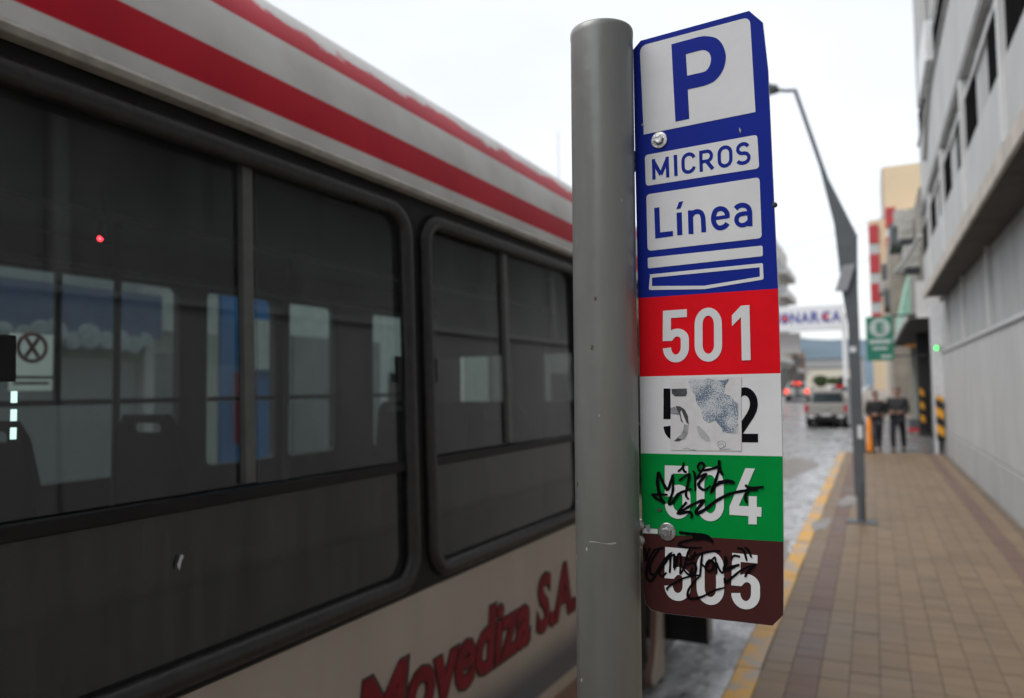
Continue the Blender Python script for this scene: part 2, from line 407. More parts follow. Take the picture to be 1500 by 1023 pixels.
MB().box(WX - .24, WX + .12, Y1 - .35, Y1, 0.0, 4.24).build('corner_column', mat('light_column', (.55, .56, .58), .6), rb, bevel=.02)
# upper storeys
upper_y = [8.8 + 3.47 * k for k in range(-6, 4)]
MB().box(OX + .22, 14, Y0, 22.0, 4.41, 14).build('upper_core', M_wall2, rb)
zs = [(4.42, 5.28), (6.45, 8.10), (8.30, 9.9), (10.05, 14.0)]
for a, b in zip([Y0] + upper_y, upper_y + [22.0]):
    if b - a < .3: continue
    MB().box(OX, OX + .22, a, b, 4.425, 5.28).build('spandrel_panel', M_wall, rb, bevel=.01)
    MB().box(OX + .01, OX + .22, a, b, 6.52, 8.18).build('spandrel_panel', M_wall, rb, bevel=.01)
    MB().box(OX + .0, OX + .22, a, b, 9.2, 14).build('spandrel_panel', M_wall2, rb, bevel=.01)
    for z0, z1 in ((5.30, 6.30), (8.24, 9.18)):
        if b - a < 2: continue
        wd = thing('window', None, None); wd.parent = rb; del_ = None
        MB().box(OX + .015, OX + .215, a + .08, a + 1.15, z0 - .01, z0 + .72).build('pane', M_open, wd)  # black block, paints in the dark inside an open window
        MB().box(OX + .05, OX + .215, a + 1.2, b - 1.0, z0, z1).build('louvre_panel', M_wall2, rb)
        MB().box(OX + .015, OX + .215, b - .95, b - .08, z0 - .01, z0 + .72).build('pane', M_open, wd)
        MB().box(OX + .005, OX + .21, a + .02, b - .02, z0 + .74, z0 + .80).build('frame', M_rib, wd)
for z in (6.36, 6.46, 8.19):
    MB().box(OX - .04, OX + .2, Y0, 22.02, z, z + .05).build('string_course', M_wall2, rb, bevel=.006)
for y in upper_y:
    MB().box(OX - .05, OX + .21, y - .06, y + .06, 4.43, 6.35).build('rib', M_rib, rb, bevel=.008)
MB().box(OX - .16, OX + .0, 16.4, 18.6, 8.3, 9.1).build('service_box', mat('white_box', (.66, .68, .69), .5), rb, bevel=.03)
MB().tube([(OX - .04, 17.5, 14), (OX - .04, 17.5, 9.2), (OX - .04, 17.6, 8.2), (OX - .04, 19.6, 7.2)], .04).build('drain_pipe', M_wall2, rb)
# green pilot lamp near the garage corner
gl = thing('pilot_lamp', 'small glowing green pilot lamp on the wall beside the garage entrance', 'lamp', (1.66, 23.2, 2.98))
MB().box(-.05, .08, -.05, .05, -.07, .07).build('housing', M_light, gl, bevel=.01)
MB().lathe([(.0, 0), (.035, .003), (.045, .02), (.03, .04), (.0, .045)], 14, (-.06, -.03, 0), 'y').build('lens', glow('green_lamp', (.0, 1, .10), 4), gl)

# ------------------------------------------------------------------ garage beyond, with striped posts
gb = thing('garage_building', 'open dark car park entrance under a mint green and grey building', 'building')
MB().box(1.74, 14, 41.5, 42, 0, 4.6).build('end_wall', mat('olive_grey_wall', (.33, .35, .31), .8), gb)
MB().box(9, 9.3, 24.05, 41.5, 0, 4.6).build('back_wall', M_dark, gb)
MB().box(1.0, 9, 24.3, 42, 3.87, 3.98).build('lintel_slab', M_soffit, gb)
MB().box(.90, .995, 24.9, 42, 3.84, 4.0).build('fascia_lip', M_rib, gb, bevel=.01)
MB().box(1.2, 9, 24.2, 24.29, 3.9, 4.95).build('white_fascia', mat('white_render', (.62, .62, .61), .8), gb)
MB().box(1.45, 9, 25.3, 33, 3.985, 7.9).build('upper_wall', mat('streaked_grey_brown', (.24, .225, .20), .85, .4, 1.5), gb)
MB().prism([(1.15, 3.99), (9, 3.99), (9, 8.0), (1.9, 7.3), (1.6, 6.9), (1.15, 5.0)], 'y', 34, 42).build('mint_wall', mat('mint_green_wall', (.30, .52, .42), .8, .12, 2), gb)
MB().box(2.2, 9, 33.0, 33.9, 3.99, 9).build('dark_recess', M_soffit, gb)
MB().box(1.25, 1.65, 34.5, 34.54, 3.5, 3.62).build('lit_sign', glow('amber_sign', (.6, .25, .06), .12), gb)
hz = bpy.data.materials.new('hazard_stripes'); hz.use_nodes = True; t = hz.node_tree; p = t.nodes['Principled BSDF']
g = t.nodes.new('ShaderNodeTexCoord'); wv = t.nodes.new('ShaderNodeTexWave'); wv.wave_type = 'BANDS'; wv.bands_direction = 'DIAGONAL'; wv.inputs['Scale'].default_value = 1.35; wv.inputs['Distortion'].default_value = 0
r = t.nodes.new('ShaderNodeValToRGB'); r.color_ramp.interpolation = 'CONSTANT'; r.color_ramp.elements[0].color = (.01, .01, .01, 1); r.color_ramp.elements[1].position = .5; r.color_ramp.elements[1].color = (.7, .33, .02, 1)
mpp = t.nodes.new('ShaderNodeMapping'); mpp.inputs['Scale'].default_value = (.7, 0, 1); t.links.new(g.outputs['Object'], mpp.inputs[0])
t.links.new(mpp.outputs[0], wv.inputs[0]); t.links.new(wv.outputs[0], r.inputs[0]); t.links.new(r.outputs[0], p.inputs['Base Color'])
def striped(label, x, y, h, wd):
    o = thing('corner_guard', label, 'corner guard', (x, y, .12), 0, 'striped corner guards at the garage')
    MB().box(0, wd, 0, .12, .36, h).build('pad', hz, o, bevel=.02); MB().box(.04, wd - .04, .125, .16, .0, h + .02).build('backing', M_dark, o)
    return o
striped('yellow and black striped guard on the corner column at the wall end', 1.535, 23.4, 1.55, .18)
striped('farther yellow and black striped guard inside the dark garage entrance', 1.52, 30.6, 1.75, .14)
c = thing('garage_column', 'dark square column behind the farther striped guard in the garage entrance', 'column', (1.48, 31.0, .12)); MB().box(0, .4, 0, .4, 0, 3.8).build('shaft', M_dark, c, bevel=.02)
MB().box(-.03, .43, -.03, .43, 0, .12).build('base', M_soffit, c)

# ------------------------------------------------------------------ mid distance jumble, apartment blocks
def facade_block(name, label, x0, x1, y0, y1, h, m, rows=(), face='-y', cols=0, z0=3, dz=3, wm=None, ww=1.2, wh=1.4, roof=True, cat='building'):
    o = thing(name, label, cat, (x0, y0, 0)); L, W = y1 - y0, x1 - x0
    MB().box(0, W, 0, L, -.1, h).build('wall', m, o)
    if roof: MB().box(-.15, W + .15, -.15, L + .15, h + .003, h + .35).build('parapet', m, o)
    return o
AC = mat('aircon_casing', (.36, .355, .33), .6, .25)
jb = thing('balcony_building', 'shabby grey brown building hung with balconies and air conditioners', 'building', (0, 0, 0))
M_jb = mat('grey_brown_render', (.30, .27, .23), .85, .3, 1)
MB().box(1.0, 9, 44, 62, -.1, 9.6).build('wall', M_jb, jb)
MB().box(1.5, 9, 34, 43.5, 8.45, 9.1).build('wall', mat('stained_grey_render', (.36, .35, .32), .85, .3, 1), jb)
for k, (x, y, z) in enumerate(((.72, 44.5, 6.0), (.72, 49, 8.0), (.95, 37.5, 8.2))):
    bl = MB().box(x, x + .8, y, y + 2.6, z, z + .14).build('balcony', M_soffit, jb)
    MB().box(x, x + .06, y, y + 2.6, z + .143, z + 1.05).build('railing', M_grey, bl)
    MB().box(x + .062, x + .8, y, y + .05, z + .143, z + 1.05).build('railing', M_grey, bl)
def aircon(x, y, z, label):
    o = thing('air_conditioner', label, 'air conditioner', (x, y, z), 0, 'air conditioners on the building walls')
    MB().box(0, .45, 0, .95, 0, .7).build('casing', AC, o, bevel=.03)
    MB().lathe([(.0, -.012), (.15, -.01), (.16, .0), (.16, .01)], 16, (.20, -.004, .34), 'y').build('fan_grille', AC, o)
    for yb_ in (.1, .8): MB().box(-.02, .5, yb_, yb_ + .04, -.12, -.01).build('bracket', M_grey, o)
    return o
aircon(1.0, 26.0, 5.6, 'lowest and nearest air conditioner just past the end of the long grey building')
aircon(.98, 28.4, 6.9, 'air conditioner above the car park slab beyond the nearest one')
aircon(1.05, 35.0, 8.6, 'highest air conditioner under the stained grey wall')
aircon(.55, 47.4, 7.2, 'farthest air conditioner beside the balconies')
tag(MB().tube([(1.25, 22.2, 5.9), (.9, 23.4, 5.4), (.7, 25, 5.35), (1.25, 28, 5.7)], .05).build('awning_bracket', M_rib), 'bent pale metal bracket sticking out past the long grey building', 'bracket')
bb = thing('tower_block', 'cream apartment tower with columns of red panels and a taller blank upper part', 'building', (0, 118, 0))
M_cream = mat('cream_render', (.66, .53, .36), .85, .06, .2)
M_redp = mat('red_facade_panel', (.40, .035, .045), .7, .1, .5)
MB().box(.2, 12, 0, 14, -.1, 25.3).build('wall', M_cream, bb)
MB().box(2.4, 12, 2, 14, 25.3, 33.3).build('upper_wall', M_cream, bb)
MB().box(2.1, 2.397, 1.9, 14, 25.3, 33.1).build('side_wall', mat('shaded_side_grey', (.50, .47, .45), .8), bb)  # grey colour paints in the shading of the tower's left side
for k in range(8):
    z = 24.6 - 4.2 * k
    if z < 9: break
    MB().box(.25, 1.5, -.35, -.004, z - 2.6, z).build('red_panel', M_redp, bb)
    MB().box(.28, 1.45, -.2, -.004, z - 4.2, z - 2.75).build('window', mat('pale_glass_far', (.4, .42, .42), .3), bb)
    MB().box(2.45, 3.75, -.5, -.004, z - .6, z + 2.2).build('red_panel', M_redp, bb)
    MB().box(2.5, 3.7, -.25, -.004, z - 2.0, z - .75).build('balcony', mat('white_render', (1, 1, 1)), bb)
# low shop sign under the balconies
sh = thing('shop_awning', 'white and red shop awning beyond the pedestrians', 'awning', (.15, 50, 3.2 + rise(50)))
MB().prism([(0, 0), (0, .75), (1.7, 1.1), (1.7, 0)], 'y', 0, .25).build('box_sign', mat('white_render', (1, 1, 1)), sh)
MB().box(.2, 1.6, -.03, -.003, .25, .5).build('red_stripe', M_redp, sh)
sp = facade_block('corner_shop', 'pale corner shop front beyond the car park with a dark doorway', .9, 5, 52, 58, 4.4, mat('pale_shop_wall', (.5, .48, .42), .8), cat='shop')
MB().box(.2, 1.6, -.04, -.003, .3, 2.6).build('door', M_dwin, sp)

# ------------------------------------------------------------------ left side of the street
lb = thing('corner_store', 'low shop across the street with a blue fascia and white scalloped trim', 'shop', (-9, 0, 0))
def LP(name, y0, y1, z0, z1, m, d=.1, par=None, x=0): return MB().box(x - .0, x + d, y0, y1, z0, z1).build(name, m, par or lb)
M_lwall = mat('pale_shopfront', (.46, .50, .47), .8, .1, .8)
MB().box(-8, 0, -14, 8.4, -.1, 5.2).build('wall', M_lwall, lb)
LP('fascia_board', 1.5, 7.1, 2.78, 3.36, mat('slate_blue_fascia', (.10, .15, .27), .6), .35)
for k in range(26):
    y = 1.85 + .2 * k + random.uniform(-.04, .04); q_ = random.uniform(.10, .17)
    MB().lathe([(.0, 0), (q_, .0), (q_ * .9, .03), (.0, .04)], 12, (.352 + .002 * (k % 3), y, 2.72 + random.uniform(-.05, .08)), 'x').build('scallop', mat('scallop_white', (.36, .42, .45), .7, .35, 5), lb)
LP('shop_window', 1.8, 4.6, .9, 2.7, mat('reflective_shop_glass', (.16, .19, .19), .2), .05)
LP('shop_window', 4.9, 6.9, .6, 2.6, mat('roller_shutter', (.30, .33, .33), .5, .08, 30), .05)
LP('name_board', 7.15, 8.2, 2.9, 3.45, mat('board_white', (.55, .6, .58), .6), .2)
lm = text_mesh('ALMA', .8, .3); 
bpy.data.meshes.remove(lm)
LP('green_sill', 2, 7.1, 2.5, 2.56, mat('green_trim', (.12, .25, .14), .7), .12)
LP('pilaster', 7.0, 7.15, .0, 5.0, M_rib, .15)
LP('shop_door', 7.25, 8.1, .2, 2.6, mat('grey_door', (.25, .27, .27), .5), .04)
bc = thing('pharmacy_front', 'bright blue shop front with a white panel and a red lettered strip across the street', 'shop', (-9, 8.45, 0))
M_sblue = mat('bright_blue_panel', (.035, .20, .50), .5, .06, 2)
MB().box(-8, 0, 0, 1.4, -.1, 5.0).build('wall', M_sblue, bc)
MB().box(.0, .2, .45, 1.3, 2.4, 3.2).build('white_panel', mat('board_white', (.55, .6, .58), .6), bc)
MB().box(.0, .22, .28, .5, 1.25, 2.35).build('red_strip', M_redp, bc)
for k in range(4): MB().box(.222, .24, .34, .46, 1.35 + .26 * k, 1.5 + .26 * k).build('letter_block', M_rib, bc)
bw = thing('white_house', 'bright white low house seen through the bus windows', 'house', (-9, 9.87, 0))
MB().box(-8, 0, 0, 7.5, -.1, 5.6).build('wall', mat('bright_render', (.68, .76, .72), .8), bw)
MB().box(0.003, .09, .1, 2.6, 0, 3.0).build('shutter', mat('grey_shutter_panel', (.24, .27, .26), .7, .1, 3), bw); MB().box(0, .06, 3, 4.2, .2, 2.4).build('door', M_dwin, bw)
fr_ = 0
yy = 17.6
LB = [('grey_townhouse', 'low grey townhouse across the street behind the white house', 9, 5.4, (.36, .36, .35)),
      ('ochre_townhouse', 'ochre low townhouse across the street', 10, 6.0, (.42, .33, .22)),
      ('pale_townhouse', 'pale low townhouse midway down the far side of the street', 12, 6.6, (.5, .5, .47))]
for nm, lab, L, h, col in LB:
    o = thing(nm, lab, 'house', (-9, yy, 0)); MB().box(-9, 0, 0, L - .05, -.1, h).build('wall', mat(nm + '_wall', col, .85), o)
    for k in range(int(L // 3)):
        MB().box(0, .05, 1 + 3 * k, 2.4 + 3 * k, .3, 2.5).build('door', M_dwin, o); MB().box(0, .05, 1.1 + 3 * k, 2.2 + 3 * k, 3.4, 4.6).build('window', M_dwin, o)
    yy += L
LC = [('shop_row', 'dim low shop row with dark openings beyond the red sign edge', -9, 66, 14, 6.2, (.36, .34, .31)),
      ('cream_shop', 'cream two storey shop standing behind the far car', -8.8, 81, 16, 8.0, (.52, .49, .44)),
      ('brick_shop', 'brownish low shop near the end of the street', -8.6, 98, 18, 6.5, (.33, .22, .17))]
for nm, lab, x, y, L, h, col in LC:
    o = thing(nm, lab, 'shop', (x, y, 0)); MB().box(-9, 0, 0, L - .1, -.1, h).build('wall', mat(nm + '_wall', col, .85), o)
    MB().box(-9, .6, 0, L - .1, h * .55, h * .55 + .4).build('canopy', M_rib, o)
    for k in range(int(L // 4)):
        MB().box(0, .1, .6 + 4 * k, 3.2 + 4 * k, .3 + rise(y), h * .5).build('shop_window', M_dwin, o)
        MB().box(0, .1, 1 + 4 * k, 2.4 + 4 * k, h * .68, h * .88).build('window', M_dwin, o)
# white block of flats with balconies
fb = thing('block_of_flats', 'tall white block of flats with stacked balconies behind the street sign', 'building', (-11.0, 96, 0))
MB().box(-14, 0, 8, 24, -.1, 21.5).build('wall', mat('white_flats', (.66, .66, .65), .8), fb)
for k in range(5):
    bl = MB().box(0, 1.3, 9, 22, 4.5 + 3.1 * k, 4.7 + 3.1 * k).build('balcony', mat('white_flats', (1, 1, 1)), fb)
    MB().box(1.2, 1.3, 9, 22, 4.703 + 3.1 * k, 5.5 + 3.1 * k).build('railing', mat('white_flats', (1, 1, 1)), bl)
    MB().box(0.0, .05, 10, 21, 4.75 + 3.1 * k, 7.0 + 3.1 * k).build('window', M_dwin, fb)
MB().box(-10, -1.5, 9, 20, 21.51, 23.6).build('roof_house', mat('white_flats', (1, 1, 1)), fb)
# gantry banner across the street
gt = thing('street_banner', 'white overhead banner reading MONARCA in blue and red spanning the street', 'banner', (0, 57, 0))
M_ban = mat('banner_white', (.70, .71, .74), .6, .04, 1)
MB().box(-8.2, -1.65, 0, .35, 5.85, 7.62).build('banner_board', M_ban, gt, bevel=.05)
MB().box(-1.80, -1.5, .05, .3, .6, 7.0).build('post', M_ban, gt, bevel=.05); MB().box(-8.4, -8.1, .05, .3, .6, 7.6).build('post', M_ban, gt, bevel=.05)
def onboard(x0, z0): return lambda q: Vector((x0 + q.x, -.012 - q.z, z0 + q.y))
M_bl = mat('banner_blue', (.03, .035, .28), .5); M_br = mat('banner_red', (.65, .05, .04), .5)
xx = -6.5
for ch in 'MONARCA':
    w_ = .60; me = text_mesh(ch, w_, .80, fat=.03, fn=onboard(xx, 6.38)); link('letter', me, M_bl, gt)
    if ch in 'OC': MB().lathe([(0, 0), (.17, 0), (.17, .03), (0, .03)], 14, (xx + .30, -.06, 6.78), 'y').build('red_dot', M_br, gt)
    xx += w_ + .08
lf = thing('side_hoarding', 'pale hoarding under the left half of the overhead banner', 'hoarding', (-8.2, 58, 0))
MB().box(0, 3.6, 0, .2, 4.3, 5.8).build('board', mat('hoarding_grey', (.48, .46, .45), .7), lf); MB().box(0, .2, .21, .4, .6, 5.7).box(3.1, 3.3, .21, .4, .6, 5.7).build('post', M_grey, lf)
# end of the street
def low(name, label, x0, x1, y, h, col, cat='building'):
    o = thing(name, label, cat, (x0, y, 0)); MB().box(0, x1 - x0, 0, 8, -.1, h).build('wall', mat(name + '_paint', col, .85), o)
    MB().box(-.2, x1 - x0 + .2, -.2, 8.2, h + .003, h + .3).build('roof', mat('slate_roof', (.13, .14, .15), .8), o)
    n = max(2, int((x1 - x0) / 5))
    for k in range(n): MB().box((k + .3) * (x1 - x0) / n, (k + .7) * (x1 - x0) / n, -.1, -.003, 1.5 + 0, min(h - .6, 4)).build('window', M_dwin, o)
    return o
low('street_end_house', 'long low beige house closing the end of the street', -26, -4.2, 215, 6.2, (.56, .52, .43), 'house')
low('grey_roofed_hall', 'wide hall with a grey roof behind the beige house', -36, -2, 250, 9.6, (.30, .31, .31))
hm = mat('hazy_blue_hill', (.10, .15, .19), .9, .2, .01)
hb = MB(); N = 40
for i in range(N + 1):
    x = -420 + 840 * i / N; z = 50 + 7 * math.sin(i * .5) + 3 * math.sin(i * 1.3 + 1)
    hb.v += [(x, 700, -1.1), (x, 900, z), (x, 1300, z * .9)]
for i in range(N):
    a = 3 * i; hb.face(a, a + 3, a + 4, a + 1); hb.face(a + 1, a + 4, a + 5, a + 2)
tag(hb.build('hills', hm, smooth=True), kind='structure')
# trees at the street end
def leafy(name, label, x, y, h, r_, n, seed):
    rnd = random.Random(seed); o = thing(name, label, 'tree', (x, y, rise(y) - .1))
    MB().tube([(0, 0, 0), (.05, 0, h * .3), (-.05, .1, h * .6)], [.16, .11, .06], 7).build('trunk', mat('bark', (.09, .065, .045), .9), o)
    b = MB()
    for k in range(n):
        a, ph, q = rnd.uniform(0, 2 * PI), rnd.uniform(-1, 1), rnd.uniform(.45, 1) ** .5
        cx, cy, cz = r_ * q * math.cos(a) * math.sqrt(1 - ph * ph), r_ * q * math.sin(a) * math.sqrt(1 - ph * ph), h * .65 + r_ * .75 * q * ph
        s_ = rnd.uniform(.08, .2); d1 = Vector((rnd.uniform(-1, 1), rnd.uniform(-1, 1), rnd.uniform(-1, 1))).normalized() * s_
        d2 = d1.cross(Vector((rnd.uniform(-1, 1), rnd.uniform(-1, 1), rnd.uniform(-1, 1)))).normalized() * s_
        i = len(b.v); cc = Vector((cx, cy, cz)); b.v += [tuple(cc + d1), tuple(cc + d2), tuple(cc - d1), tuple(cc - d2)]; b.face(i, i + 1, i + 2, i + 3)
    b.build('crown', mat('foliage', (.06, .10, .035), .7, .4, 2), o)
leafy('street_tree', 'left small green tree at the end of the street', -9.5, 165, 2.9, 1.5, 900, 3)
leafy('street_tree', 'right small green tree at the end of the street behind the pickup', -7.4, 172, 2.6, 1.2, 800, 4)
# distant mast and cables
ms = thing('radio_mast', 'thin distant radio mast rising above the bus roof', 'mast', (-132, 330, 0))
MB().tube([(0, 0, 0), (0, 0, 60), (0, 0, 125)], [.4, .35, .2], 6).build('pole', mat('mast_grey', (.4, .41, .42), .6), ms); MB().box(-1, 1, -.1, .1, 60, 60.3).build('crossbar', mat('mast_grey', (1, 1, 1)), ms)
for k, (a, b_, sag) in enumerate((((-9, 52, 11.0), (1.2, 40, 10.2), .5), ((-9, 70, 11.6), (1.2, 45, 11.2), .6), ((-9, 84, 13.6), (1.0, 60, 11.4), .7))):
    P = [Vector(a).lerp(Vector(b_), i / 12) - Vector((0, 0, sag * 4 * (i / 12) * (1 - i / 12))) for i in range(13)]
    tag(MB().tube(P, .014, 5).build('overhead_cable', M_grey), ['lowest overhead cable crossing the street above the banner', 'middle overhead cable crossing the street above the banner', 'highest overhead cable crossing the street toward the flats'][k], 'cable', 'overhead cables')

# ------------------------------------------------------------------ lamp post
lp = thing('street_lamp', 'dark grey blade shaped street lamp standing on the sidewalk with an arm over the road', 'street lamp', (-.2, 11.59, .13))
def lpx(p): return (p[0], p[1])
MB().box(-.2, .2, -.16, .16, 0, .02).build('base_plate', M_grey, lp, bevel=.004)
MB().tube([(0, 0, .02), (0.0, 0, .55)], .055, 16).build('foot', M_grey, lp, smooth=False)
L = [(-.075, .36), (.065, .36), (.058, 3.25), (.08, 4.00), (-.27, 4.87), (-.335, 5.10), (-.655, 6.25), (-.70, 6.22), (-.385, 5.06), (-.335, 4.8), (-.215, 4.19), (-.15, 3.3), (-.085, 2.75)]
me = plate([L], .085, 'blade', fn=lambda q: Vector((q.x, q.z, q.y))); o = link('blade', me, M_grey, lp)
MB().tube([(-.66, 0, 6.235), (-.82, 0, 6.26), (-.95, 0, 6.30)], .025, 8).build('arm', M_grey, lp)
hd = MB().prism([(-1.36, 6.27), (-1.30, 6.37), (-1.05, 6.385), (-.90, 6.33), (-.92, 6.27)], 'y', -.11, .11).build('lamp_head', M_grey, lp, bevel=.02)
MB().box(-1.30, -1.0, -.08, .08, 6.255, 6.268).build('lens', M_light, hd)
MB().prism([(-.235, 3.23), (-.12, 3.58), (.05, 3.60), (-.075, 3.22)], 'y', -.10, -.05).build('small_panel', mat('panel_grey', (.27, .28, .30), .5), lp, bevel=.008)
MB().box(-.07, .01, -.048, -.0445, 2.36, 2.44).build('sticker', M_white, lp); MB().box(-.01, .05, -.048, -.0445, 1.16, 1.34).build('sticker', M_white, lp)
MB().box(-.13, -.078, -.05, .0, 1.35, 2.0).build('junction_box', mat('panel_grey', (1, 1, 1)), lp, bevel=.01)

# ------------------------------------------------------------------ green parking sign
ps = thing('parking_sign', 'green hanging sign with a white E in a circle above the two pedestrians', 'sign', (-.02, 24.6, 2.72))
M_gs = mat('green_sign_film', (.012, .17, .11), .5, .05, 4)
MB().box(-.1, .62, 0, .08, .0, 1.30).build('panel', M_gs, ps, bevel=.01)
M_gw = mat('sign_pale_print', (.42, .50, .47), .6)
MB().lathe([(0, 0), (.28, 0), (.28, .006), (0, .006)], 24, (.27, -.010, .97), 'y').build('disc', M_gw, ps)
link('letter', text_mesh('E', .2, .3, fat=.03, fn=lambda q: Vector((.18 + q.x, -.020 - q.z, .82 + q.y))), M_gs, ps)
MB().box(-.02, .55, -.008, -.002, .50, .62).build('text_bar', M_gw, ps); MB().box(.06, .46, -.008, -.002, .32, .40).build('text_bar', M_gw, ps); MB().box(.28, .55, -.008, -.002, .08, .16).build('text_bar', M_gw, ps)
MB().box(.621, 1.60, .02, .06, 1.28, 1.33).build('bracket', M_dark, ps); MB().box(.621, 1.60, .02, .06, .1, .14).build('bracket', M_dark, ps)

# ------------------------------------------------------------------ orange post, red box
op = thing('delineator_post', 'orange plastic warning post just right of the lamp post', 'bollard', (-.12, 23.4, .13))
MB().lathe([(.09, 0), (.10, .06), (.085, .3), (.075, .7), (.06, .93), (.02, 1.0)], 16).build('post', mat('orange_plastic', (.85, .27, .02), .5), op, smooth=True)
MB().lathe([(.15, 0), (.15, .03), (.10, .04)], 16).build('foot', M_rubber, op)
MB().box(-.27, -.11, -.03, .03, .0, .9).build('dark_leaf', M_dark, op)
rbx = thing('goods_trolley', 'low red and grey trolley parked in the garage behind the pedestrians', 'trolley', (1.15, 31.5, .12))
MB().box(0, .6, 0, .4, .12, .26).build('deck', mat('red_plastic', (.5, .03, .04), .5), rbx, bevel=.02); MB().box(.03, .57, .03, .37, .262, .6).build('load', M_grey, rbx, bevel=.03)
for x in (.06, .54):
    for y in (.06, .34): MB().lathe([(0, -.02), (.06, -.02), (.06, .02), (0, .02)], 10, (x, y, .06), 'x').build('wheel', M_tyre, rbx)

# ------------------------------------------------------------------ people
def skin(name, verts, edges, radii, m, parent, root=0, sub=2):
    me = bpy.data.meshes.new(name); me.from_pydata(verts, edges, []); o = link(name, me, m, parent)
    md = o.modifiers.new('skin', 'SKIN'); md.use_smooth_shade = True
    sv = me.skin_vertices[0].data if me.skin_vertices else None
    if sv is None:
        bm = bmesh.new(); bm.from_mesh(me); bm.verts.layers.skin.verify(); bm.to_mesh(me); bm.free(); sv = me.skin_vertices[0].data
    for i, r_ in enumerate(radii):
        sv[i].radius = r_ if isinstance(r_, tuple) else (r_, r_); sv[i].use_root = (i == root)
    sb = o.modifiers.new('sub', 'SUBSURF'); sb.levels = sb.render_levels = sub
    return o
M_skin = mat('skin', (.33, .18, .13), .6, .08, 20)
M_hair = mat('dark_hair', (.015, .011, .009), .6, .3, 40)
def person(label, loc, rz, H, jacket, trousers, stride, hold):
    o = thing('person', label, 'person', loc, rz); s = H / 1.75
    def q(L): return [tuple(c * s for c in p) for p in L]
    f, b = stride
    # bare body: legs to pelvis, torso, neck, head, arms, hands with fingers (faces -y)
    V = [(0, 0, .93), (0, 0, 1.15), (0, .01, 1.38), (0, .01, 1.50), (0, -.005, 1.58), (0, -.01, 1.66), (0, 0, 1.735),
         (-.09, 0, .90), (-.10, -f, .50), (-.10, -f + .04, .09), (-.10, -f - .12, .04),
         (.09, 0, .90), (.10, b, .50), (.10, b + .08, .09), (.10, b - .06, .04),
         (-.19, .01, 1.42), (-.235, .02, 1.13), (-.15, -.20, 1.07), (-.09, -.27, 1.08),
         (.19, .01, 1.42), (.235, .02, 1.13), (.15, -.20, 1.07), (.09, -.27, 1.08)]
    E = [(0, 1), (1, 2), (2, 3), (3, 4), (4, 5), (5, 6), (0, 7), (7, 8), (8, 9), (9, 10), (0, 11), (11, 12), (12, 13), (13, 14), (2, 15), (15, 16), (16, 17), (17, 18), (2, 19), (19, 20), (20, 21), (21, 22)]
    Rr = [.13, .12, .13, .05, .07, .085, .05, .085, .055, .04, .03, .085, .055, .04, .03, .05, .042, .03, .035, .05, .042, .03, .035]
    for sx, hi in ((-1, 18), (1, 22)):
        hx, hy, hz_ = V[hi]
        for k in range(4):
            i = len(V); V += [(hx - sx * (-.02 - .0), hy - .05, hz_ + .03 - .02 * k), (hx - sx * .06, hy - .07 + .005 * k, hz_ + .028 - .02 * k)]
            E += [(hi, i), (i, i + 1)]; Rr += [.009, .008]
        i = len(V); V += [(hx, hy + .01, hz_ + .06)]; E += [(hi, i)]; Rr += [.01]
    skin('body', q(V), E, [r_ * s for r_ in Rr], M_skin, o)
    # jacket
    Vj = [(0, 0, .86), (0, 0, 1.02), (0, .0, 1.2), (0, .01, 1.38), (0, .015, 1.47), (-.19, .01, 1.41), (-.245, .02, 1.13), (-.15, -.19, 1.07), (.19, .01, 1.41), (.245, .02, 1.13), (.15, -.19, 1.07)]
    Ej = [(0, 1), (1, 2), (2, 3), (3, 4), (3, 5), (5, 6), (6, 7), (3, 8), (8, 9), (9, 10)]
    skin('jacket', q(Vj), Ej, [(.21 * s, .16 * s), (.21 * s, .155 * s), (.215 * s, .155 * s), (.21 * s, .15 * s), .095 * s, .092 * s, .085 * s, .065 * s, .092 * s, .085 * s, .065 * s], jacket, o)
    Vt = [(0, 0, .93), (-.09, 0, .86), (-.10, -f, .50), (-.10, -f + .04, .10), (.09, 0, .86), (.10, b, .50), (.10, b + .08, .10)]
    skin('trousers', q(Vt), [(0, 1), (1, 2), (2, 3), (0, 4), (4, 5), (5, 6)], [.145 * s, .11 * s, .08 * s, .065 * s, .11 * s, .08 * s, .065 * s], trousers, o)
    for x, y in ((-.10, -f + .02), (.10, b + .06)):
        skin('shoe', q([(x, y + .03, .05), (x, y - .08, .045), (x, y - .18, .035)]), [(0, 1), (1, 2)], [.052 * s, .05 * s, .035 * s], M_tyre, o)
    skin('hair', q([(0, .03, 1.60), (0, .03, 1.68), (0, -.02, 1.745)]), [(0, 1), (1, 2)], [.08 * s, .10 * s, .095 * s], M_hair, o)
    for x in (-.032, .032): MB().lathe([(0, -.006), (.009, -.004), (.012, .006), (0, .012)], 8, (x * s, -.088 * s, 1.655 * s), 'y').build('eye', M_hair, o)
    MB().prism([(-.012, 1.615), (.012, 1.615), (.005, 1.655), (-.005, 1.655)], 'y', -.108, -.085).build('nose', M_skin, o, fn=lambda p: (p[0] * s, p[1] * s, p[2] * s))
    MB().box(-.025, .025, -.096, -.088, 1.588, 1.597).build('mouth', mat('lips', (.3, .1, .09), .5), o, fn=lambda p: (p[0] * s, p[1] * s, p[2] * s))
    if hold: pass
    return o
M_jk1 = mat('black_jacket_cloth', (.012, .012, .014), .75, .3, 9); M_tr1 = mat('slate_trousers', (.045, .048, .06), .85, .2, 9); M_tr2 = mat('dark_trousers', (.014, .015, .02), .85, .2, 9)
person('shorter pedestrian in a black jacket and grey trousers with hands together beside the orange post', (.06, 23.5, .13), R(14), 1.70, M_jk1, M_tr1, (.12, .08), 0)
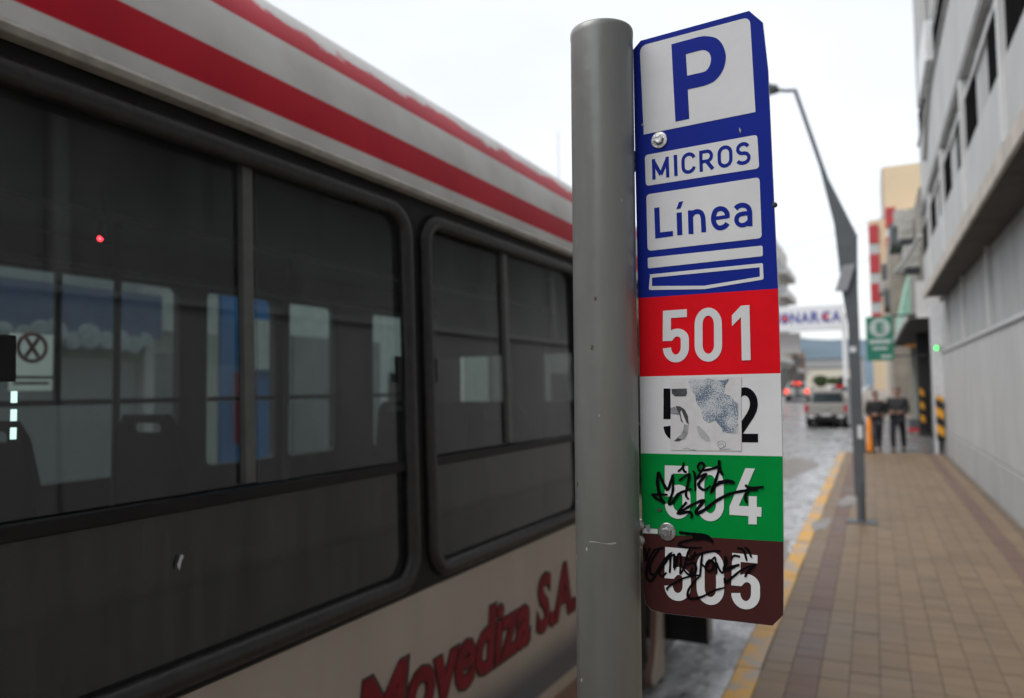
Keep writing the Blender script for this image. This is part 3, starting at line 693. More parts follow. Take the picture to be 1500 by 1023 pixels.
person('taller pedestrian all in black walking down the sidewalk toward the camera', (.60, 23.7, .13), R(-10), 1.80, mat('charcoal_coat', (.02, .021, .024), .8, .3, 9), M_tr2, (.20, .16), 0)

# ------------------------------------------------------------------ vehicles
def wheel(par, x, y, r_, w_, name='wheel'):
    t_ = MB().lathe([(r_ * .55, -w_ / 2), (r_ * .92, -w_ / 2), (r_, -w_ * .35), (r_, w_ * .35), (r_ * .92, w_ / 2), (r_ * .55, w_ / 2)], 28, (x, y, r_), 'x').build(name, M_tyre, par, smooth=False)
    sgn = 1 if x > 0 else -1
    MB().lathe([(0, 0), (r_ * .5, 0), (r_ * .55, sgn * .03), (r_ * .56, -sgn * .05), (0, -sgn * .05)], 20, (x + sgn * w_ * .42, y, r_), 'x').build('rim', M_alu, t_)
    return t_
M_tail = mat('red_lens', (.45, .01, .015), .25); M_brake = glow('lit_brake_lamp', (1, .06, .035), 1.5)
M_cg = mat('car_glass', (.03, .045, .055), .08, .1, 2); M_plate = mat('plate_white', (.6, .6, .6), .5); M_chrome = mat('chrome', (.7, .7, .7), .15, .1, 9, metal=1)
def pickup(x, y):
    o = thing('pickup_truck', 'silver beige pickup truck seen from behind, driving away down the road', 'pickup truck', (x, y, 0))
    P = mat('champagne_car_paint', (.30, .29, .27), .35, .06, 3, coat=.4)
    b = MB()
    b.prism([(-.90, .62), (-.93, .80), (-.92, 1.12), (-.87, 1.16), (.87, 1.16), (.92, 1.12), (.93, .80), (.90, .62)], 'y', 0, 5.1); b.build('body', P, o, bevel=.03)
    MB().prism([(-.80, 1.165), (-.67, 1.68), (-.56, 1.76), (.56, 1.76), (.67, 1.68), (.80, 1.165)], 'y', 1.55, 3.6).build('cab', P, o, bevel=.04)
    MB().prism([(-.68, 1.20), (-.60, 1.62), (.60, 1.62), (.68, 1.20)], 'y', 1.52, 1.546).build('rear_window', M_cg, o)
    MB().box(-.72, .72, -.02, -.003, .66, 1.08).build('tailgate', P, o, bevel=.008)
    MB().box(-.12, .12, -.05, -.022, .93, 1.0).build('tailgate_handle', M_chrome, o)
    for s in (-1, 1):
        MB().box(min(s * .76, s * .925), max(s * .76, s * .925), -.03, .05, .78, 1.10).build('tail_light', M_tail, o, bevel=.015)
        MB().box(s * .98 - .1, s * .98 + .1, 3.2, 3.3, 1.15, 1.33).build('mirror', M_dark, o, bevel=.02)
        MB().box(s * .62 - .16, s * .62 + .16, -.16, -.02, .50, .62).build('bumper_end', M_chrome, o, bevel=.03)
    MB().box(-.46, .46, -.15, -.02, .49, .60).build('bumper', M_dark, o, bevel=.02); MB().box(-.2, .2, -.165, -.152, .60, .70).build('number_plate', M_plate, o)
    MB().box(-.85, .85, .06, 4.9, .34, .615).build('chassis', M_dark, o)
    for yy_ in (.95, 4.1):
        for s in (-1, 1): wheel(o, s * .80, yy_, .37, .25)
    return o
pickup(-1.95, 37.2)
def hatch(x, y, z, label, paint, lit):
    o = thing('parked_car' if not lit else 'car', label, 'car', (x, y, z))
    MB().prism([(-.80, .28), (-.84, .55), (-.82, .90), (-.76, .95), (.76, .95), (.82, .90), (.84, .55), (.80, .28)], 'y', 0, 3.9).build('body', paint, o, bevel=.04)
    c_ = MB(); c_.v = [(-.76, .1, .95), (.76, .1, .95), (.76, 2.9, .95), (-.76, 2.9, .95), (-.56, .5, 1.44), (.56, .5, 1.44), (.56, 2.0, 1.44), (-.56, 2.0, 1.44)]
    for q in ((0, 1, 5, 4), (1, 2, 6, 5), (2, 3, 7, 6), (3, 0, 4, 7), (4, 5, 6, 7)): c_.face(*q)
    c_.build('cabin', paint, o, bevel=.03)
    r_ = MB(); r_.v = [(-.62, .10, 1.03), (.62, .10, 1.03), (.50, .38, 1.36), (-.50, .38, 1.36)]; r_.face(0, 1, 2, 3); r_.build('rear_window', M_cg, o)
    for s in (-1, 1):
        MB().box(s * .70 - .13, s * .70 + .13, -.03, .05, .62, .90).build('tail_light', M_brake if lit else M_tail, o, bevel=.02)
        MB().box(s * .9 - .08, s * .9 + .08, 2.5, 2.6, .95, 1.08).build('mirror', M_dark, o, bevel=.02)
    MB().box(-.26, .26, .24, .34, 1.24, 1.46).build('brake_light', M_brake if lit else M_tail, o)
    MB().box(-.8, .8, -.08, -.002, .28, .50).build('bumper', M_dark, o, bevel=.03); MB().box(-.2, .2, -.09, -.082, .52, .63).build('number_plate', M_plate, o)
    for yy_ in (.7, 3.1):
        for s in (-1, 1): wheel(o, s * .74, yy_, .29, .19)
    return o
hatch(-5.0, 58.5, rise(58.5) + .02, 'silver hatchback braking with its red lamps lit beyond the pickup', mat('silver_car_paint', (.45, .45, .44), .3, .04, 3, coat=.4), True)
hatch(-1.9, 52, rise(52), 'white car almost hidden ahead of the pickup', mat('white_car_paint', (.68, .69, .7), .3, .03, 3, coat=.4), False)

# ------------------------------------------------------------------ the bus
bus = thing('city_bus', 'cream city bus with red roof stripes and dark sliding windows standing at the kerb', 'bus', (-1.4996, .035, 0), R(-1.338))
YB0, YB1 = -4.6, 6.6      # rear, front along the bus
def lean(p):              # the side leans in slightly towards the roof
    x, y, z = p
    return (x - .034 * max(0, z - 1.35) / 1.4, y, z)
def ln(q): return Vector(lean(q))
# side outline with wheel arch
arch = [(4.50 + .56 * math.cos(R(a)), .50 + .57 * math.sin(R(a))) for a in range(180, -1, -12)]
low_out = [(YB0, .16), (3.94, .16), (3.94, .5)] + arch[1:-1] + [(5.06, .5)] + [(4.50 + .56 * math.cos(R(a)), .50 + .56 * math.sin(R(a))) for a in (-15, -30, -42)] + [(4.92, .06), (5.20, .06), (5.20, 1.345), (YB0, 1.345)]
me = plate([low_out], .04, 'side_panel', fn=lambda q: Vector((q.z - .02, q.x, q.y)))
# paint scheme for the lower side by height
pm = bpy.data.materials.new('bus_side_paint'); pm.use_nodes = True; t = pm.node_tree; p = t.nodes['Principled BSDF']; p.inputs['Roughness'].default_value = .38
g = t.nodes.new('ShaderNodeTexCoord'); sx = t.nodes.new('ShaderNodeSeparateXYZ'); t.links.new(g.outputs['Object'], sx.inputs[0])
n = t.nodes.new('ShaderNodeTexNoise'); n.inputs['Scale'].default_value = 2.5; n.inputs['Detail'].default_value = 8; 
mpn = t.nodes.new('ShaderNodeMapping'); mpn.inputs['Scale'].default_value = (1, 2.2, .35); t.links.new(g.outputs['Object'], mpn.inputs[0]); t.links.new(mpn.outputs[0], n.inputs[0])
# sloping blue swoosh: effective height = z + .05*(y-2)
ma = t.nodes.new('ShaderNodeMath'); ma.operation = 'MULTIPLY_ADD'; ma.inputs[1].default_value = .018; t.links.new(sx.outputs['Y'], ma.inputs[0]); t.links.new(sx.outputs['Z'], ma.inputs[2])
rp = t.nodes.new('ShaderNodeValToRGB'); rp.color_ramp.interpolation = 'LINEAR'
E_ = rp.color_ramp.elements
def stop(pos, c): e = E_.new(pos); e.color = (*c, 1)
mr = t.nodes.new('ShaderNodeMapRange'); mr.inputs[1].default_value = 0; mr.inputs[2].default_value = 2; t.links.new(ma.outputs[0], mr.inputs[0]); t.links.new(mr.outputs[0], rp.inputs[0])
cream, steel, brn = (.45, .405, .35), (.10, .105, .13), (.22, .13, .10)
E_[0].position = 0; E_[0].color = (*brn, 1); E_[1].position = 1; E_[1].color = (*cream, 1)
stop(.315, brn); stop(.32, (.42, .37, .31)); stop(.345, (.42, .37, .31)); stop(.352, steel); stop(.40, steel); stop(.468, cream)
mxx = t.nodes.new('ShaderNodeMix'); mxx.data_type = 'RGBA'; mxx.blend_type = 'MULTIPLY'; mxx.inputs[0].default_value = .3
rr = t.nodes.new('ShaderNodeValToRGB'); rr.color_ramp.elements[0].position = .3; rr.color_ramp.elements[0].color = (.62, .58, .52, 1); rr.color_ramp.elements[1].position = .62; rr.color_ramp.elements[1].color = (1, 1, 1, 1)
t.links.new(n.outputs[0], rr.inputs[0]); t.links.new(rp.outputs[0], mxx.inputs[6]); t.links.new(rr.outputs[0], mxx.inputs[7]); t.links.new(mxx.outputs[2], p.inputs['Base Color'])
link('side_panel', me, pm, bus)
edge_ = [(4.505 + .565 * math.cos(R(a)), .50 + .565 * math.sin(R(a))) for a in range(78, -46, -8)]
link('door_side_panel', plate([[(4.62, 1.335)] + edge_ + [(4.93, .065), (5.195, .065), (5.195, 1.335)]], .012, 'door_side_panel', fn=lambda q: Vector((q.z + .0075, q.x, q.y))), mat('pale_cream_panel', (.50, .43, .36), .5), bus)
# window band plate with rounded openings
WIN = [(-2.40, -.945), (-.89, .565), (.62, 2.215), (2.27, 3.80), (3.855, 5.215)]
WZ0, WZ1 = 1.365, 2.71
holes = [rrect(a + .01, b - .01, WZ0 + .01, WZ1 - .01, .105) for a, b in WIN]
me = plate([[(YB0, 1.348), (5.25, 1.348), (5.25, 2.75), (YB0, 2.75)]] + holes, .04, 'window_band', fn=lambda q: ln(Vector((q.z - .021, q.x, q.y))))
link('window_band', me, M_black, bus)
for a, b in WIN:
    wn_ = thing('window', None, None); wn_.parent = bus
    # rubber gasket: rounded loop, fat D section
    path = [(0.0, y, z) for y, z in rrect(a + .032, b - .032, WZ0 + .028, WZ1 - .028, .10, 7)]
    MB().tube(path, .031, 10, closed=True).build('gasket', M_rubber, wn_, fn=lambda p: lean((p[0] * .8 + .004, p[1], p[2])), smooth=True)
    ga, gb_, z0, z1 = a + .05, b - .05, WZ0 + .045, WZ1 - .045
    m_ = (a + b) / 2 + {2.27: -.04, .62: .0725}.get(a, 0)
    MB().box(-.035, .004, ga, gb_, 1.768, 1.800).build('rail', M_black, wn_, fn=lean, bevel=.004)
    pn = MB(); pn.v = [(-.012, ga - .015, z0 - .015), (-.012, gb_ + .015, z0 - .015), (-.012, gb_ + .015, 1.766), (-.012, ga - .015, 1.766)]; pn.face(0, 1, 2, 3); pn.build('lower_pane', M_winlo, wn_, fn=lean)
    u1 = MB(); u1.v = [(-.024, ga - .015, 1.806), (-.024, m_ + .02, 1.806), (-.024, m_ + .02, z1 + .015), (-.024, ga - .015, z1 + .015)]; u1.face(0, 1, 2, 3); u1.build('sliding_pane', M_winup, wn_, fn=lean)
    u2 = MB(); u2.v = [(-.010, m_ + .0, 1.806), (-.010, gb_ + .015, 1.806), (-.010, gb_ + .015, z1 + .015), (-.010, m_ + .0, z1 + .015)]; u2.face(0, 1, 2, 3); u2.build('sliding_pane', M_winup, wn_, fn=lean)
    MB().box(-.030, -.004, m_ - .045, m_ - .010, 1.809, z1).build('mullion', M_frame, wn_, fn=lean, bevel=.003)
    for y in (ga + (.175 if a == .62 else .032), gb_ - .035):
        MB().box(-.008, .006, y - .016, y + .016, 2.075, 2.165).build('latch', M_black, wn_, fn=lean, bevel=.003)
wp = MB().prism([(.0, .0), (.006, .02), (.012, .03), (.006, .034), (-.004, .012)], 'x', -.0115, -.009).build('paint_fleck', M_white, bus, loc=(0, 1.235, 1.635))
# drip rail and cove roof
prof = [(-.036, 2.752), (-.036, 2.83), (-.05, 2.93), (-.072, 3.02), (-.108, 3.12), (-.165, 3.215), (-.25, 3.30), (-.38, 3.36), (-.62, 3.40), (-1.25, 3.42)]
full = prof + [(-2.5 - x, z) for x, z in prof[-2::-1]]
b = MB(); ys = [YB0, -2, 0, 2, 4, YB1 - .3, YB1 - .05]
sm = [Vector((p_.x, p_.y)) for p_ in catmull(full, 3)]
for j, y in enumerate(ys):
    for p_ in sm:
        k = 1 if j < len(ys) - 1 else .96
        b.v.append((-1.25 + (p_.x + 1.25) * k, y, p_.y if k == 1 else 2.75 + (p_.y - 2.74) * .8))
ns_ = len(sm)
for j in range(len(ys) - 1):
    for i in range(ns_ - 1): b.face(j * ns_ + i, j * ns_ + i + 1, (j + 1) * ns_ + i + 1, (j + 1) * ns_ + i)
rm = bpy.data.materials.new('striped_roof_paint'); rm.use_nodes = True; t = rm.node_tree; p = t.nodes['Principled BSDF']; p.inputs['Roughness'].default_value = .42; p.inputs['Specular IOR Level'].default_value = .12
g = t.nodes.new('ShaderNodeTexCoord'); sx = t.nodes.new('ShaderNodeSeparateXYZ'); t.links.new(g.outputs['Object'], sx.inputs[0])
n = t.nodes.new('ShaderNodeTexNoise'); n.inputs['Scale'].default_value = 2.6; n.inputs['Detail'].default_value = 10; n.inputs['Roughness'].default_value = .65
mpn = t.nodes.new('ShaderNodeMapping'); mpn.inputs['Scale'].default_value = (1, 1.4, 3); t.links.new(g.outputs['Object'], mpn.inputs[0]); t.links.new(mpn.outputs[0], n.inputs[0])
def between(z0, z1, soft0, soft1, wob):
    # z with a wobbling upper edge
    m1 = t.nodes.new('ShaderNodeMath'); m1.operation = 'MULTIPLY_ADD'; m1.inputs[1].default_value = wob; m1.inputs[2].default_value = -wob * .5; t.links.new(n.outputs[0], m1.inputs[0])
    m2 = t.nodes.new('ShaderNodeMath'); m2.operation = 'ADD'; t.links.new(m1.outputs[0], m2.inputs[0]); t.links.new(sx.outputs['Z'], m2.inputs[1])
    a_ = t.nodes.new('ShaderNodeMapRange'); a_.inputs[1].default_value = z0 - soft0; a_.inputs[2].default_value = z0 + soft0; t.links.new(sx.outputs['Z'], a_.inputs[0])
    b_ = t.nodes.new('ShaderNodeMapRange'); b_.inputs[1].default_value = z1 - soft1; b_.inputs[2].default_value = z1 + soft1; b_.inputs[3].default_value = 1; b_.inputs[4].default_value = 0; t.links.new(m2.outputs[0], b_.inputs[0])
    c_ = t.nodes.new('ShaderNodeMath'); c_.operation = 'MULTIPLY'; t.links.new(a_.outputs[0], c_.inputs[0]); t.links.new(b_.outputs[0], c_.inputs[1]); return c_
s1 = between(2.834, 2.950, .003, .003, .0); s2 = between(3.100, 3.20, .003, .010, .24)
mx_ = t.nodes.new('ShaderNodeMath'); mx_.operation = 'MAXIMUM'; t.links.new(s1.outputs[0], mx_.inputs[0]); t.links.new(s2.outputs[0], mx_.inputs[1])
n4 = t.nodes.new('ShaderNodeTexNoise'); n4.inputs['Scale'].default_value = 4; n4.inputs['Detail'].default_value = 8; t.links.new(g.outputs['Object'], n4.inputs[0])
wr = t.nodes.new('ShaderNodeValToRGB'); wr.color_ramp.elements[0].position = .3; wr.color_ramp.elements[0].color = (.56, .55, .53, 1); wr.color_ramp.elements[1].position = .7; wr.color_ramp.elements[1].color = (.72, .72, .71, 1); t.links.new(n4.outputs[0], wr.inputs[0])
rd = t.nodes.new('ShaderNodeValToRGB'); rd.color_ramp.elements[0].position = .3; rd.color_ramp.elements[0].color = (.46, .010, .026, 1); rd.color_ramp.elements[1].position = .8; rd.color_ramp.elements[1].color = (.62, .014, .034, 1); t.links.new(n4.outputs[0], rd.inputs[0])
mc = t.nodes.new('ShaderNodeMix'); mc.data_type = 'RGBA'; t.links.new(mx_.outputs[0], mc.inputs[0]); t.links.new(wr.outputs[0], mc.inputs[6]); t.links.new(rd.outputs[0], mc.inputs[7]); t.links.new(mc.outputs[2], p.inputs['Base Color'])
b.build('roof', rm, bus, smooth=True)
MB().prism([(-.030, 2.744), (.002, 2.748), (.006, 2.764), (-.006, 2.778), (-.034, 2.784)], 'y', YB0, 6.2).build('drip_rail', M_rail, bus, bevel=.003)
# roof vent hump
MB().box(-1.5, -.75, 1.2, 2.2, 3.413, 3.47).build('roof_hatch', M_light, bus, bevel=.02)
# far side, floor, ceiling, ends
FX = -2.5
MB().box(-2.49, -.03, YB0 + .05, YB1 - .1, .85, .90).build('floor', M_dark, bus)
MB().box(-2.35, -.15, YB0 + .05, YB1 - .15, 2.86, 2.88).build('ceiling', M_dark, bus)
me = plate([[(YB0, .2), (YB1, .2), (YB1, 2.738), (YB0, 2.738)]] + [rrect(a, b_, 1.58, 2.70, .045) for a, b_ in ((-2.1, -.3), (-.2, 1.25), (1.33, 3.21), (3.42, 4.02), (4.14, 4.66), (5.15, 5.75))], .06, 'far_side', fn=lambda q: Vector((q.z + FX + .03, q.x, q.y)))
link('far_side', me, M_dark, bus)
for a, b_ in ((-2.1, -.3), (-.2, 1.25), (1.33, 3.21), (3.42, 4.02), (4.14, 4.66), (5.15, 5.75)):
    q = MB(); q.v = [(FX + .03, a - .01, 1.57), (FX + .03, b_ + .01, 1.57), (FX + .03, b_ + .01, 2.71), (FX + .03, a - .01, 2.71)]; q.face(0, 1, 2, 3); q.build('far_window', M_winfar, bus)
    MB().box(FX + .065, FX + .09, a, b_, 1.99, 2.02).build('rail', M_dark, bus)
MB().box(FX + .065, FX + .09, 2.42, 2.45, 2.0, 2.7).build('mullion', M_dark, bus)
MB().box(-2.46, -.04, YB0, YB0 + .05, .3, 3.1).build('rear_wall', M_dark, bus)
MB().box(-2.46, -.04, YB1 - .05, YB1, .3, 1.3).build('front_wall', M_beige, bus)
q = MB(); q.v = [(-2.4, YB1 - .02, 1.3), (-.1, YB1 - .02, 1.3), (-.15, YB1 - .1, 2.75), (-2.35, YB1 - .1, 2.75)]; q.face(0, 1, 2, 3); q.build('windscreen', M_winup, bus)
MB().box(-1.75, -.6, 5.08, 5.12, .9, 1.95).build('windscreen_blocker', M_dark, bus); MB().box(-1.75, -.6, 5.08, 5.12, 2.3, 2.85).build('windscreen_blocker', M_dark, bus); MB().box(-.9, -.6, 4.6, 4.64, 1.6, 2.6).build('fare_machine', M_seat, bus, bevel=.03)  # dark panels added to block the bright windscreen behind the side windows
MB().box(-.045, -.0, 6.15, YB1, .2, 2.73).build('front_corner_panel', M_beige, bus, bevel=.01)
MB().box(-.06, -.02, 5.22, 5.27, .2, 2.73).build('door_frame', M_black, bus)
MB().box(-2.4, -.05, 3.9, 5.0, .2, .85).build('wheel_housing', M_dark, bus)
# inner luggage cove and drop panel, poles
MB().box(-2.44, -2.2, YB0 + .1, YB1 - .5, 2.72, 2.85).build('cove', M_dark, bus); MB().box(-.3, -.07, YB0 + .1, 5.0, 2.72, 2.85).build('cove', M_dark, bus)
for y, x, dx in ((2.3, -1.75, 0), (3.15, -.62, .0), (3.55, -1.9, .02), (1.1, -.62, 0), (4.7, -1.6, 0)):
    MB().tube([(x, y, .9), (x + dx, y, 2.86)], .017, 10).build('grab_pole', mat('dull_metal_pole', (.10, .11, .11), .4), bus, smooth=True)
for x in (-.75, -1.75): MB().tube([(x, YB0 + .3, 2.62), (x, 5.3, 2.62)], .016, 8).build('grab_rail', M_frame, bus, smooth=True)
def seat(y, x, w_=.43):
    s_ = thing('seat', None, None); s_.parent = bus; s_.location = (x, y, .9)
    back = [(-w_ / 2, .35), (-w_ / 2 - .01, .75), (-w_ / 2 + .04, 1.0), (-w_ / 2 + .09, 1.06), (w_ / 2 - .09, 1.06), (w_ / 2 - .04, 1.0), (w_ / 2 + .01, .75), (w_ / 2, .35)]
    slot = [(p_[0], p_[1]) for p_ in rrect(-.10, .10, .985, 1.025, .018, 4)]
    me_ = plate([back, slot], .035, 'backrest', fn=lambda q: Vector((q.x, q.z - .12 * (q.y - .35), q.y))); link('backrest', me_, M_seat, s_)
    MB().box(-w_ / 2, w_ / 2, .02, .42, .38, .43).build('cushion', M_seat, s_, bevel=.015); MB().box(-.05, .05, .1, .3, 0, .38).build('pedestal', M_dark, s_)
for y in (-.4, .30, .93, 1.60, 2.20):
    seat(y, -1.29)
    if y < 1.5: seat(y, -2.1)
for y in (.2, .9, 3.9): seat(y - .2, -.42)
seat(4.9, -1.95)
# glowing red dot, and glowing bars added for pale dashes of light
rl = MB().lathe([(0, -.012), (.0075, -.008), (.009, 0), (0, .002)], 12, (-1.3, 1.906, 2.667), 'y').build('red_led_dot', glow('red_led', (1, .02, .03), 22), bus)
MB().tube([(-1.3, 1.91, 2.667), (-1.3, 1.91, 2.86)], .012, 8).build('dot_stalk', M_dark, bus)
for k in range(3): MB().box(-.062, -.056, .879, .888, 1.962 + .036 * k, 1.985 + .036 * k).build('glow_bar', glow('glow_bar_white', (.75, 1, .95), 1.6) if k == 0 else MATS['glow_bar_white'], bus)
M_notice = bpy.data.materials.new('translucent_paper'); M_notice.use_nodes = True; t = M_notice.node_tree
tl_ = t.nodes.new('ShaderNodeBsdfTranslucent'); tl_.inputs[0].default_value = (.8, .85, .8, 1); ms_ = t.nodes.new('ShaderNodeMixShader'); ms_.inputs[0].default_value = .85
t.links.new(t.nodes['Principled BSDF'].outputs[0], ms_.inputs[1]); t.links.new(tl_.outputs[0], ms_.inputs[2]); t.links.new(ms_.outputs[0], t.nodes['Material Output'].inputs[0])
# notice sticker in the far window with a crossed red ring
nb = MB(); nb.v = [(FX + .068, 2.20, 2.07), (FX + .068, 2.42, 2.07), (FX + .068, 2.42, 2.36), (FX + .068, 2.20, 2.36)]; nb.face(0, 1, 2, 3); nb = nb.build('notice', M_notice, bus)
MB().tube([(FX + .073, 2.31 + .07 * math.cos(2 * PI * k / 20), 2.29 + .07 * math.sin(2 * PI * k / 20)) for k in range(20)], .010, 6, closed=True).build('ring', mat('notice_red', (.4, .07, .07), .6), nb)
MB().prism([(2.27, 2.25), (2.285, 2.235), (2.35, 2.33), (2.335, 2.345)], 'x', FX + .0712, FX + .0725).build('cross_bar', mat('notice_red', (1, 1, 1)), nb)
MB().prism([(2.335, 2.235), (2.35, 2.25), (2.285, 2.345), (2.27, 2.33)], 'x', FX + .0727, FX + .074).build('cross_bar', mat('notice_red', (1, 1, 1)), nb)
MB().box(FX + .071, FX + .072, 2.20, 2.42, 2.13, 2.145).box(FX + .071, FX + .072, 2.22, 2.40, 2.10, 2.115).build('text_line', M_frame, nb)
# open folding door at the front
dr = thing('door', None, None); dr.parent = bus; dr.location = (0, 5.28, 0)
MB().box(0.0, .30, 0, .04, .27, 2.55).build('door_leaf', M_black, dr, bevel=.008); MB().box(.05, .25, -.006, -.002, .7, 2.4).build('door_pane', M_dwin, dr); MB().box(.301, .32, -.01, .05, .30, 2.5).build('edge_seal', M_light, dr)
MB().box(-.5, -.02, 5.3, 6.1, .25, .33).build('step', M_dark, bus)
wheel(bus, -.17, 4.49, .51, .28); wheel(bus, -2.3, 4.45, .49, .28); wheel(bus, -.17, -1.6, .49, .28); wheel(bus, -2.3, -1.6, .49, .28)
# lettering on the side, red with a painted dark outline behind
def onside(y0, z0, off): return lambda q: Vector((off + q.z, y0 + q.x, z0 + q.y))
M_lr = mat('faded_red_lettering', (.20, .018, .026), .5, .25, 9, spec=.15); M_ld = mat('lettering_outline', (.075, .05, .048), .5, .15, 9, spec=.15)
def busword(txt, y0, w_, z0, h):
    link('lettering_outline', text_mesh(txt, w_ + .03, h + .02, .16, .05, onside(y0 - .005, z0 - .014, .003)), M_ld, bus)
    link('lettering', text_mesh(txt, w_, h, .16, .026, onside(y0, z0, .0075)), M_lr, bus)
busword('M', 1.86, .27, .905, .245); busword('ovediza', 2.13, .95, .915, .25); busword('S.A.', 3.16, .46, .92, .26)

# ------------------------------------------------------------------ sign pole
pl = thing('sign_pole', 'thick grey painted steel pole holding the bus stop sign', 'pole', (-.3635, 1.0407, .13)); pl.rotation_euler = (0, R(.45), 0)
MB().lathe([(.0458, 0), (.0458, 2.431), (.0463, 2.434), (.0463, 2.442), (.0452, 2.4445), (.02, 2.445), (0, 2.445)], 72).build('shaft', M_pole, pl, smooth=False).data.shade_smooth()
for o in C.objects:
    if o.name == 'shaft': o.modifiers.new('edge', 'EDGE_SPLIT').split_angle = R(50)
MB().lathe([(.11, 0), (.11, .012), (.05, .014)], 32).build('base_plate', M_zinc, pl)

rn = random.Random(11); M_primer = mat('bare_primer', (.33, .34, .33), .5, .3, 50)
for k in range(9):
    a = R(rn.uniform(215, 325)); z = rn.uniform(1.5, 2.35); q_ = rn.uniform(.0012, .0028); me_ = MB(); n0 = 7
    for j in range(n0):
        t_ = 2 * PI * j / n0; e_ = q_ * rn.uniform(.6, 1.3); aa_ = a + e_ * math.cos(t_) / .046
        me_.v.append((.0461 * math.cos(aa_), .0461 * math.sin(aa_), z + e_ * 1.5 * math.sin(t_)))
    me_.face(*range(n0)); me_.build('paint_chip', M_primer if k % 3 else M_rust, pl)
a0 = MB()
for j in range(7): a = R(255 + 8 * j); a0.v += [(.0460 * math.cos(a), .0460 * math.sin(a), 1.705 + .001 * math.sin(j)), (.0460 * math.cos(a), .0460 * math.sin(a), 1.7062 + .001 * math.sin(j * 1.3))]
for j in range(6): a0.face(2 * j, 2 * j + 2, 2 * j + 3, 2 * j + 1)
a0.build('scratch', M_primer, pl)
# ------------------------------------------------------------------ the sign (local x right, y up, z towards the viewer, metres)
u_ = Vector((0.9981087542591117, -0.061198636001527446, 0.005800139901478395)); v_ = Vector((-0.0057892677925940935, 0.000354966621465336, 0.9999831790470894)); n_ = Vector((-0.06119966543821793, -0.9981255436818809, 0))
sg = thing('bus_stop_sign', 'narrow blue parking and bus line sign board with coloured route number bands', 'sign')
sg.matrix_world = Matrix.Translation((-0.3029167378752913, 1.058716733720387, 2.0642460896277988)) @ Matrix((u_, v_, n_)).transposed().to_4x4()
HM = Matrix(((-0.0010847888562223456, 2.979557659481571e-05, 1.0), (2.6786304575299366e-05, 0.0010365343216906014, -0.5972657129602674), (-0.0004864645228185423, -3.9154311626777495e-05, -0.5745455415977263)))  # homography from image pixels to the sign plane
def uv(p, org=(0, 0), sc=1):        # image pixels, or pixels of zoomed image crops -> metres on the board
    q = HM @ Vector((org[0] + p[0] / sc, org[1] + p[1] / sc, 1)); return (q.x / q.z, q.y / q.z)
def flat(name, loops, h, m, org=(0, 0), sc=1, th=.00025, par=None):
    me = plate([[uv(p_, org, sc) for p_ in lp] for lp in loops], th, name, fn=lambda q: Vector((q.x, q.y, q.z + h))); return link(name, me, m, par or sg)
OUT = [(927.3, 73), (938.5, 59.5), (1097.5, 15.8), (1117.6, 33), (1125.3, 103), (1133.8, 292), (1140, 423), (1143.6, 547), (1146.8, 668), (1147.8, 790), (1147.6, 901.5), (1131.8, 917), (974, 899), (953.5, 893.5), (946, 885), (942.5, 868), (940.8, 780), (938.6, 664), (937, 552), (934.8, 437), (930, 219)]
me = plate([[uv(p_) for p_ in OUT]], .0022, 'plate', fn=lambda q: Vector((q.x, q.y, q.z - .0013))); link('plate', me, M_alu, sg)
H1, H2, H3, H4 = .0001, .0005, .0009, .0013
flat('blue_panel', [[(927.6, 73.5), (938.7, 60), (1097.3, 16.3), (1117.2, 33.3), (1125, 103), (1133.4, 292), (1139.6, 423), (935, 437), (930.3, 219)]], H1, M_blue)
flat('red_panel', [[(935, 437), (1139.6, 423), (1143.3, 547), (937.2, 552)]], H1, M_red)
flat('white_panel', [[(937.2, 552), (1143.3, 547), (1146.3, 668.7), (938.8, 664.3)]], H1, M_white)
flat('green_panel', [[(938.8, 664.3), (1146.3, 668.7), (1147.4, 793.8), (941, 781.5)]], H1, M_green)
flat('brown_panel', [[(941, 781.5), (1147.4, 793.8), (1147.3, 901.3), (1131.6, 916.6), (974, 898.6), (953.7, 893.1), (946.3, 884.6), (942.8, 868)]], H1, M_brown)
flat('bare_strip', [[(941.5, 772.5), (943.5, 774), (963.5, 775.2), (963.5, 782), (941.7, 781)]], H2, M_white)
def mixrow(a, b, t_): return (a[0] + (b[0] - a[0]) * t_, a[1] + (b[1] - a[1]) * t_)
def rquad(tl, tr, br, bl, r_, n=6, round_=(1, 1, 1, 1)):
    """quad with rounded corners; r_ in image crop pixels"""
    P = [Vector(tl), Vector(tr), Vector(br), Vector(bl)]; o = []
    for i in range(4):
        p_, a, b = P[i], P[i - 1], P[(i + 1) % 4]; d1 = (a - p_).normalized(); d2 = (b - p_).normalized()
        if not round_[i]: o.append(tuple(p_)); continue
        s, e = p_ + d1 * r_, p_ + d2 * r_
        for k in range(n + 1):
            t_ = k / n; o.append(tuple(s * (1 - t_) ** 2 + p_ * 2 * t_ * (1 - t_) * 1.0 + e * t_ ** 2))
    return o
Z1, S1_ = (920, 10), 5.386  # image crops: origin in image pixels and zoom factor
Z2, S2_ = (930, 180), 6.395
Z3, S3_ = (930, 260), 5.682
Z4, S4_ = (930, 430), 6.818
Z5, Z6 = (930, 545), (930, 660)
Z7, S7_ = (930, 770), 6.6
flat('white_field', [rquad((93, 312), (962, 82), (1006, 832), (125, 1010), 62, 8, (1, 1, 0, 0))], H2, M_white, Z1, S1_)
flat('white_field', [rquad((94, 305), (1147, 113), (1165, 428), (104, 594), 34)], H2, M_white, Z2, S2_)
flat('white_field', [rquad((96, 144), (1038, 0), (1057, 506), (107, 614), 34)], H2, M_white, Z3, S3_)
flat('white_bar', [rquad((107, 670), (1063, 568), (1066, 656), (110, 759), 15)], H2, M_white, Z3, S3_)
